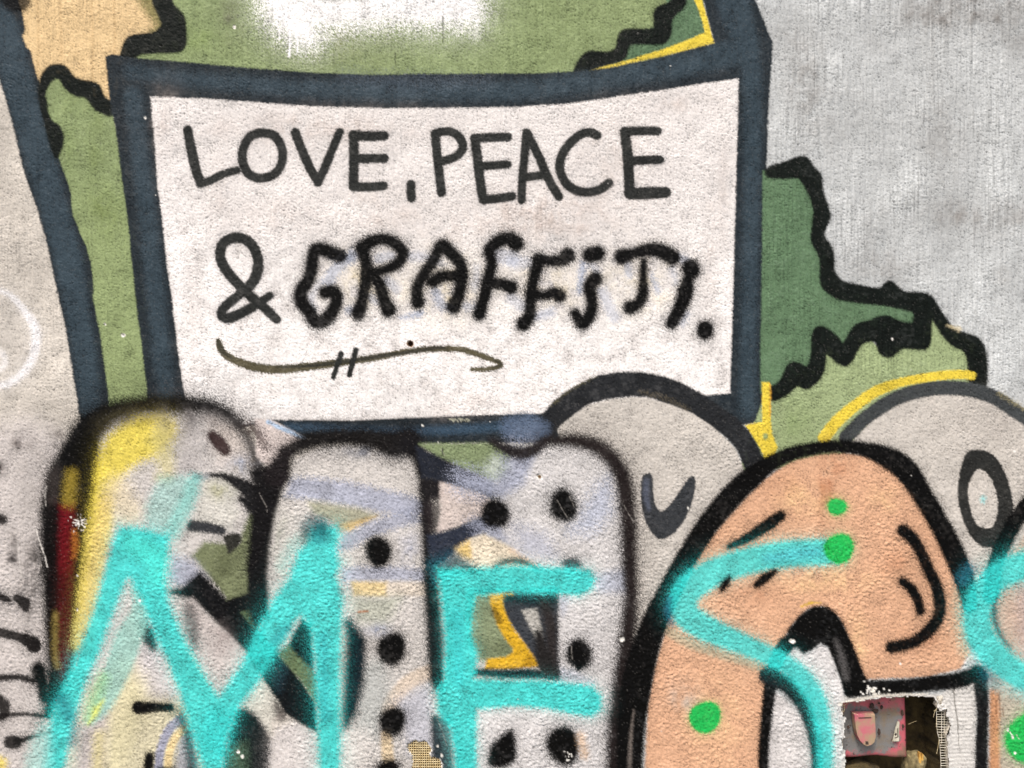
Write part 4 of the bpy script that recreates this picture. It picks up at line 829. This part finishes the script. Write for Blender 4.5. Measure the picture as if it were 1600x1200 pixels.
rings = [(ring(1.0, .4), .0132), (ring(9, 1.5), .0134), (ring(9, 1.5), .05), (ring(3, 2.0), .098)]
vv, ff = [], []
for r, d in rings: vv += [wp(p[0], p[1], d + rn.gauss(0, .0008) * (d > .02)) for p in r]
for k in range(len(rings) - 1):
    for i in range(n): j = (i + 1) % n; ff.append((k * n + i, k * n + j, (k + 1) * n + j, (k + 1) * n + i))
# uneven back
gx, gy = 14, 14; b0 = len(vv)
for a in range(gy + 1):
    for c_ in range(gx + 1): vv.append(wp(1296 + 206 * c_ / gx, 1070 + 214 * a / gy, .094 + rn.uniform(-.006, .004)))
for a in range(gy):
    for c_ in range(gx): q = b0 + a * (gx + 1) + c_; ff.append((q, q + gx + 1, q + gx + 2, q + 1))
mesh_obj('niche', vv, ff, M_CAVE, wall)['label'] = 'dark rectangular niche broken into the plaster'
# torn reinforcing mesh
def wires(name, segs, r, mat, label, parent=wall):
    v, f = [], []
    for a, b in segs:
        a, b = Vector(a), Vector(b); d = (b - a).normalized()
        u = d.cross(Vector((0, 1, 0)));  u = u.normalized() if u.length > 1e-4 else Vector((1, 0, 0)); w = d.cross(u)
        k = len(v)
        for e in (a, b):
            for s1, s2 in ((1, 0), (0, 1), (-1, 0), (0, -1)): v.append(tuple(e + u * r * s1 + w * r * s2))
        for s in range(4): f.append((k + s, k + (s + 1) % 4, k + 4 + (s + 1) % 4, k + 4 + s))
        f.append((k, k + 3, k + 2, k + 1)); f.append((k + 4, k + 5, k + 6, k + 7))
    o = mesh_obj(name, v, f, mat, parent); o['label'] = label; o['kind'] = 'stuff'
    return o
segs = []
def right_edge(y): return np.interp(y, [1108, 1117, 1124, 1131, 1142, 1150, 1160, 1200, 1262], [1477, 1477, 1481, 1485, 1481, 1478, 1480, 1482, 1480])
def left_edge(y): return np.interp(y, [1108, 1145, 1160, 1190, 1262], [1466, 1467, 1471, 1473, 1474])
y = 1110.0
while y < 1262:
    a = left_edge(y) + rn.uniform(-.4, .4); segs.append((wp(a, y + rn.uniform(-.4, .4), .0065 + rn.uniform(-.0006, .0006)), wp(right_edge(y) + 3, y + rn.uniform(-.3, .3), .0060)))
    y += 4.05
for k in range(19):
    ya, yb = 1108 + k * 8, 1116 + k * 8
    segs.append((wp(left_edge(ya) + .2, ya, .0068), wp(left_edge(yb) + .2, yb, .0068)))
    if ya < 1158: segs.append((wp(1474, ya, .0062), wp(1474.4, yb, .0062)))
    if 1116 <= ya < 1146: segs.append((wp(1478, ya, .0062), wp(1478.4, yb, .0062)))
for ya, yb in ((1097, 1119), (1152, 1170)):
    y = ya
    while y <= yb: segs.append((wp(1312, y, .006), wp(1319, y + .3, .006))); y += 4.05
    segs.append((wp(1318.6, ya, .0066), wp(1319, yb, .0066)))
wires('torn_mesh', segs, .00052, M_MESH, 'pale torn reinforcing mesh hanging at the niche edge')
# loose fibres
fib = []
def fibre(pts):
    c_ = curve(pts, False, 4)
    for i in range(len(c_) - 1): fib.append((wp(c_[i][0], c_[i][1], c_[i][2]), wp(c_[i + 1][0], c_[i + 1][1], c_[i + 1][2])))
for f_ in ([(1467, 1107, .004), (1462, 1110, .001), (1459, 1111, 0)], [(1468, 1106, .004), (1463, 1110, .002), (1460, 1116, .001), (1459, 1121, .001)], [(1466, 1122, .006), (1465, 1130, .004), (1464, 1137, .003)],
           [(1470, 1158, .006), (1467, 1168, .003), (1464, 1178, .001)], [(1318, 1104, .006), (1322, 1103, .004), (1328, 1096, .003)], [(1319, 1115, .006), (1321, 1110, .004), (1320, 1100, .005)], [(1428, 1139, .02), (1438, 1140, .03), (1450, 1141, .04)], [(1336, 1118, .012), (1341, 1119, .01), (1345, 1121, .011)]):
    fibre(f_)
wires('loose_fibre', fib, .00032, M_MESHT, 'thin loose fibres sticking out of the torn mesh')
# lump of plaster at the corner
def lump(name, cx, cy, d, rx, ry, rd, mat, label, seed):
    rl = random.Random(seed); bm = bmesh.new(); bmesh.ops.create_icosphere(bm, subdivisions=3, radius=1.0)
    for v_ in bm.verts:
        k = 1 + .16 * math.sin(5 * v_.co.x + seed) * math.sin(4 * v_.co.z + 1.3 * seed) + rl.uniform(-.08, .08)
        v_.co = Vector((wx(cx) + v_.co.x * rx * S_ * k, d + v_.co.y * rd * k, wz(cy) + v_.co.z * ry * S_ * k))
    me = bpy.data.meshes.new(name); bm.to_mesh(me); bm.free(); me.materials.append(mat)
    o = link(bpy.data.objects.new(name, me), wall); o['label'] = label
    return o
lump('plaster_lump', 1469, 1094, .003, 5.5, 10, .005, M_EDGE, 'loose plaster lump at the top corner of the niche', 2)
lump('plaster_lump', 1472, 1104, .005, 6.5, 5, .004, M_EDGE, 'small plaster crumb under the corner lump', 5)
M_MORT = grain_material('old_mortar', col(84, 74, 48), col(150, 136, 98), 90, .95, .8)
lump('mortar_lump', 1414, 1092, .016, 9, 3.5, .004, M_MORT, 'mortar lump under the top edge of the niche', 3)
lump('mortar_lump', 1441, 1093, .03, 13, 2.5, .006, M_MORT, 'flat mortar ridge under the top edge of the niche', 4)
lump('mortar_lump', 1450, 1215, .05, 18, 22, .02, M_MORT, 'rubble in the bottom of the niche', 7)
lump('mortar_lump', 1360, 1222, .05, 34, 14, .02, M_CAVE, 'dark rubble under the metal box', 8)

# mesh in the flaked patch
from_pts = np.array(PATCH, float)
def inside(x, y, poly):
    r_ = False; n_ = len(poly)
    for i in range(n_):
        ax, ay = poly[i]; bx, by = poly[(i + 1) % n_]
        if (ay > y) != (by > y) and x < (bx - ax) / (by - ay) * (y - ay) + ax: r_ = not r_
    return r_
segs = []
k = 0; y = 1158.0
while y < 1236:
    run = [x for x in np.arange(632, 694, .8) if inside(x, y, from_pts)]
    if len(run) > 3: segs.append((wp(run[0] - 1.5, y + rn.uniform(-.4, .4), .0030), wp(run[-1] + 1.5, y + rn.uniform(-.4, .4), .0030)))
    y += 3.7
x = 636.0
while x < 692:
    run = [yy_ for yy_ in np.arange(1154, 1240, .8) if inside(x, yy_, from_pts)]
    if len(run) > 3: segs.append((wp(x + rn.uniform(-.4, .4), run[0] - 1.5, .0022), wp(x + rn.uniform(-.4, .4), run[-1] + 1.5, .0022)))
    x += 3.4
wires('reinforcing_mesh', segs, .00075, M_MESHT, 'tan woven reinforcing mesh', OBJ.get(patch_id, wall))

# ------------------------------------------------------------------ the metal box sitting in the niche
def peel_material():
    """grey metal with worn pink paint towards the lid's edges"""
    m, N, L, b = nodes_of('peeling_pink_metal')
    tc = N.new('ShaderNodeTexCoord')
    at = N.new('ShaderNodeAttribute'); at.attribute_name = 'wear'
    n1 = noise_node(N, L, 55.0, 6.0, tc.outputs['Object'], .7)
    ad = N.new('ShaderNodeMath'); ad.operation = 'ADD'; L.new(at.outputs['Fac'], ad.inputs[0]); L.new(n1.outputs['Fac'], ad.inputs[1])
    r = N.new('ShaderNodeValToRGB'); e = r.color_ramp.elements
    e[0].position = .86; e[0].color = (*[float(v) for v in col(122, 121, 120)], 1); e[1].position = 1.06; e[1].color = (*[float(v) for v in col(196, 96, 108)], 1)
    L.new(ad.outputs[0], r.inputs['Fac'])
    n2 = noise_node(N, L, 150.0, 5.0, tc.outputs['Object'], .7)
    r2 = N.new('ShaderNodeValToRGB'); r2.color_ramp.elements[0].position = .60; r2.color_ramp.elements[1].position = .66
    L.new(n2.outputs['Fac'], r2.inputs['Fac'])
    mx = N.new('ShaderNodeMixRGB'); mx.inputs['Color2'].default_value = (*[float(v) for v in col(66, 54, 48)], 1)
    L.new(r2.outputs['Color'], mx.inputs['Fac']); L.new(r.outputs['Color'], mx.inputs['Color1'])
    n3 = noise_node(N, L, 28.0, 4.0, tc.outputs['Object'], .6)
    r3 = N.new('ShaderNodeValToRGB'); r3.color_ramp.elements[0].position = .5; r3.color_ramp.elements[1].position = .62
    L.new(n3.outputs['Fac'], r3.inputs['Fac'])
    mx2 = N.new('ShaderNodeMixRGB'); mx2.inputs['Color2'].default_value = (*[float(v) for v in col(128, 112, 90)], 1)
    ml = N.new('ShaderNodeMath'); ml.operation = 'MULTIPLY'; ml.inputs[1].default_value = .8; L.new(r3.outputs['Color'], ml.inputs[0])
    L.new(ml.outputs[0], mx2.inputs['Fac']); L.new(mx.outputs['Color'], mx2.inputs['Color1'])
    L.new(mx2.outputs['Color'], b.inputs['Base Color'])
    b.inputs['Roughness'].default_value = .55
    bp_ = N.new('ShaderNodeBump'); bp_.inputs['Strength'].default_value = .5; bp_.inputs['Distance'].default_value = .0015
    L.new(n2.outputs['Fac'], bp_.inputs['Height']); L.new(bp_.outputs['Normal'], b.inputs['Normal'])
    return m
M_PEEL = peel_material()
box = bpy.data.objects.new('metal_box', None); box.location = wp(1374, 1197, .03); link(box)
box['label'] = 'small grey metal box with peeling pink paint in the wall niche'; box['category'] = 'box'
BX, BZ = wx(1374), wz(1197)
def bl(px, py, d): return (wx(px) - BX, d - .03, wz(py) - BZ)
def prism(name, outline, d_front, d_back, mat, inset=0.0, wear=None, taper=0.0, label=None, parent=box):
    """outline in drawing units, front face at d_front, bevelled edge"""
    o_ = np.array(outline, float); c_ = o_.mean(0); n_ = len(o_)
    rows = [(o_ + (c_ - o_) * 0 , d_back), (o_ + (c_ - o_) * taper, d_front + inset), (o_ + (c_ - o_) * (taper + .02 + inset * 4), d_front)]
    v_, f_ = [], []
    for r, d in rows: v_ += [bl(p[0], p[1], d) for p in r]
    for k in range(2):
        for i in range(n_): j = (i + 1) % n_; f_.append((k * n_ + i, k * n_ + j, (k + 1) * n_ + j, (k + 1) * n_ + i))
    f_.append(tuple(2 * n_ + i for i in range(n_))); f_.append(tuple(reversed(range(n_))))
    o = mesh_obj(name, v_, f_, mat, parent)
    if wear is not None: o.data.attributes.new('wear', 'FLOAT', 'POINT').data.foreach_set('value', np.full(len(v_), wear, np.float32))
    if label: o['label'] = label
    return o
prism('housing', [(1322, 1086), (1422, 1086), (1424, 1192), (1322, 1192)], .030, .082, M_PEEL, .001, .42)
# lid: a gently dented sheet with painted wear map
NLX, NLY = 40, 40; v_, f_, wv = [], [], []
rl = random.Random(9)
for a in range(NLY + 1):
    for c_ in range(NLX + 1):
        s, t = c_ / NLX, a / NLY
        px = 1320.5 + s * (105 + 3.5 * t); py = 1086 + t * (107.5 + 1.5 * math.sin(9 * s))
        e = min(s, 1 - s, t, 1 - t)
        d = .0275 + .0014 * math.sin(3.1 * s + 1) * math.sin(2.7 * t) + (0.0025 * (1 - smooth(np.float64(e / .04)))) + rl.uniform(-.0002, .0002)
        v_.append(bl(px, py, d))
        top = 1 - min(1, t / .40); right = max(0, (s - .84) / .16); bot = max(0, (t - .86) / .14); cor = max(0, 1 - ((1 - s) ** 2 + ((.92 - t) * 1.6) ** 2) ** .5 / .36)
        wv.append(0.26 + .5 * max(top * .95, right * .85, bot * .5, cor * 1.3))
for a in range(NLY):
    for c_ in range(NLX): q = a * (NLX + 1) + c_; f_.append((q, q + NLX + 1, q + NLX + 2, q + 1))
lid = mesh_obj('lid', v_, f_, M_PEEL, box, True)
lid.data.attributes.new('wear', 'FLOAT', 'POINT').data.foreach_set('value', np.array(wv, np.float32))
sol = lid.modifiers.new('thickness', 'SOLIDIFY'); sol.thickness = .002; sol.offset = -1
lid['label'] = 'grey lid with pink paint left along its edges'
M_PINK = grain_material('pink_cover', col(170, 146, 118), col(196, 108, 120), 30, .65, .5, .42, .60)
SH = [(1339, 1120), (1356, 1119.5), (1373, 1120), (1374, 1140), (1374.5, 1158), (1372, 1166), (1367, 1170.5), (1360, 1172.5), (1354, 1169.5), (1348, 1163), (1344, 1155), (1341.5, 1145), (1340, 1132)]
sh = prism('latch_cover', SH, .0125, .0240, M_PINK, .0015, None, .05, 'shield-shaped pink latch cover')
M_DARK = grain_material('dark_rust', col(40, 30, 28), col(84, 62, 52), 120, .9, .5)
prism('slot', [(1346, 1125.2), (1366, 1124.4), (1366, 1126.2), (1346, 1127.0)], .0118, .0135, M_DARK, .0002, None, 0, 'thin dark slot line', box).parent = sh
prism('tab', [(1347, 1120.6), (1365.5, 1120.2), (1365.5, 1124.6), (1347, 1125.2)], .0115, .0132, M_PINK, .0003, None, 0, None, box).parent = sh
prism('rivet', [(1357, 1163), (1361.5, 1163), (1362, 1168), (1357, 1168)], .0116, .0132, M_DARK, .0004, None, .1, None, box).parent = sh
M_STICK = grain_material('old_label', col(170, 164, 144), col(216, 212, 194), 80, .8, .2)
st = prism('sticker', [(1404, 1167), (1407, 1152), (1411.5, 1136), (1414.5, 1136), (1414, 1167)], .0218, .0235, M_STICK, .0002, None, 0, 'cream triangular remnant of a label')
prism('printed_mark', [(1411.2, 1146), (1412.2, 1146), (1412.8, 1160), (1407, 1162), (1407, 1160.8), (1411.4, 1159.4)], .0213, .0220, M_DARK, .0001, None, 0, None, box).parent = st
prism('printed_mark', [(1406.5, 1156), (1409, 1153), (1410.5, 1155), (1408, 1158)], .0213, .0220, M_DARK, .0001, None, 0, None, box).parent = st
for k, (x, y, a, b) in enumerate([(1372, 1112, 5, 5), (1377, 1119, 6, 4), (1383, 1107, 2, 2), (1387, 1113, 2.5, 4), (1420, 1122, 2.5, 5), (1421, 1143, 2.2, 4), (1383, 1152, 3, 6), (1334, 1145, 2.5, 3)]):
    t = np.linspace(0, 2 * math.pi, 9, endpoint=False)
    prism('rust_scab', [(x + a * math.cos(q) * rl.uniform(.6, 1.2), y + b * math.sin(q) * rl.uniform(.6, 1.2)) for q in t], .0224, .0240, M_DARK, .0004, None, .1)
M_STRAW = grain_material('straw', col(150, 100, 40), col(226, 180, 90), 80, .7, .3)
for k, pts in enumerate(([(1452, 1190), (1455, 1191), (1456, 1212), (1451, 1212)], [(1457, 1192), (1459, 1193), (1459, 1216), (1455, 1216)])):
    o = prism('wood_splinter', pts, .036, .042, M_STRAW, .0005, None, .05, None, None)
    o.parent = None; o.location = box.location
    o['label'] = ('shorter' if k == 0 else 'longer') + ' orange wood splinter standing in the niche rubble'; o['category'] = 'splinter'; o['group'] = 'splinters in the niche'

# ------------------------------------------------------------------ pavement in front of the wall
M_PAVE = grain_material('pavement_concrete', col(116, 114, 108), col(156, 153, 146), 6, .9, .3)
pv = mesh_obj('pavement', [(-60, -60, 0), (60, -60, 0), (60, 60, 0), (-60, 60, 0)], [(0, 1, 2, 3)], M_PAVE)
pv['kind'] = 'structure'; pv['label'] = 'grey concrete pavement at the foot of the wall'
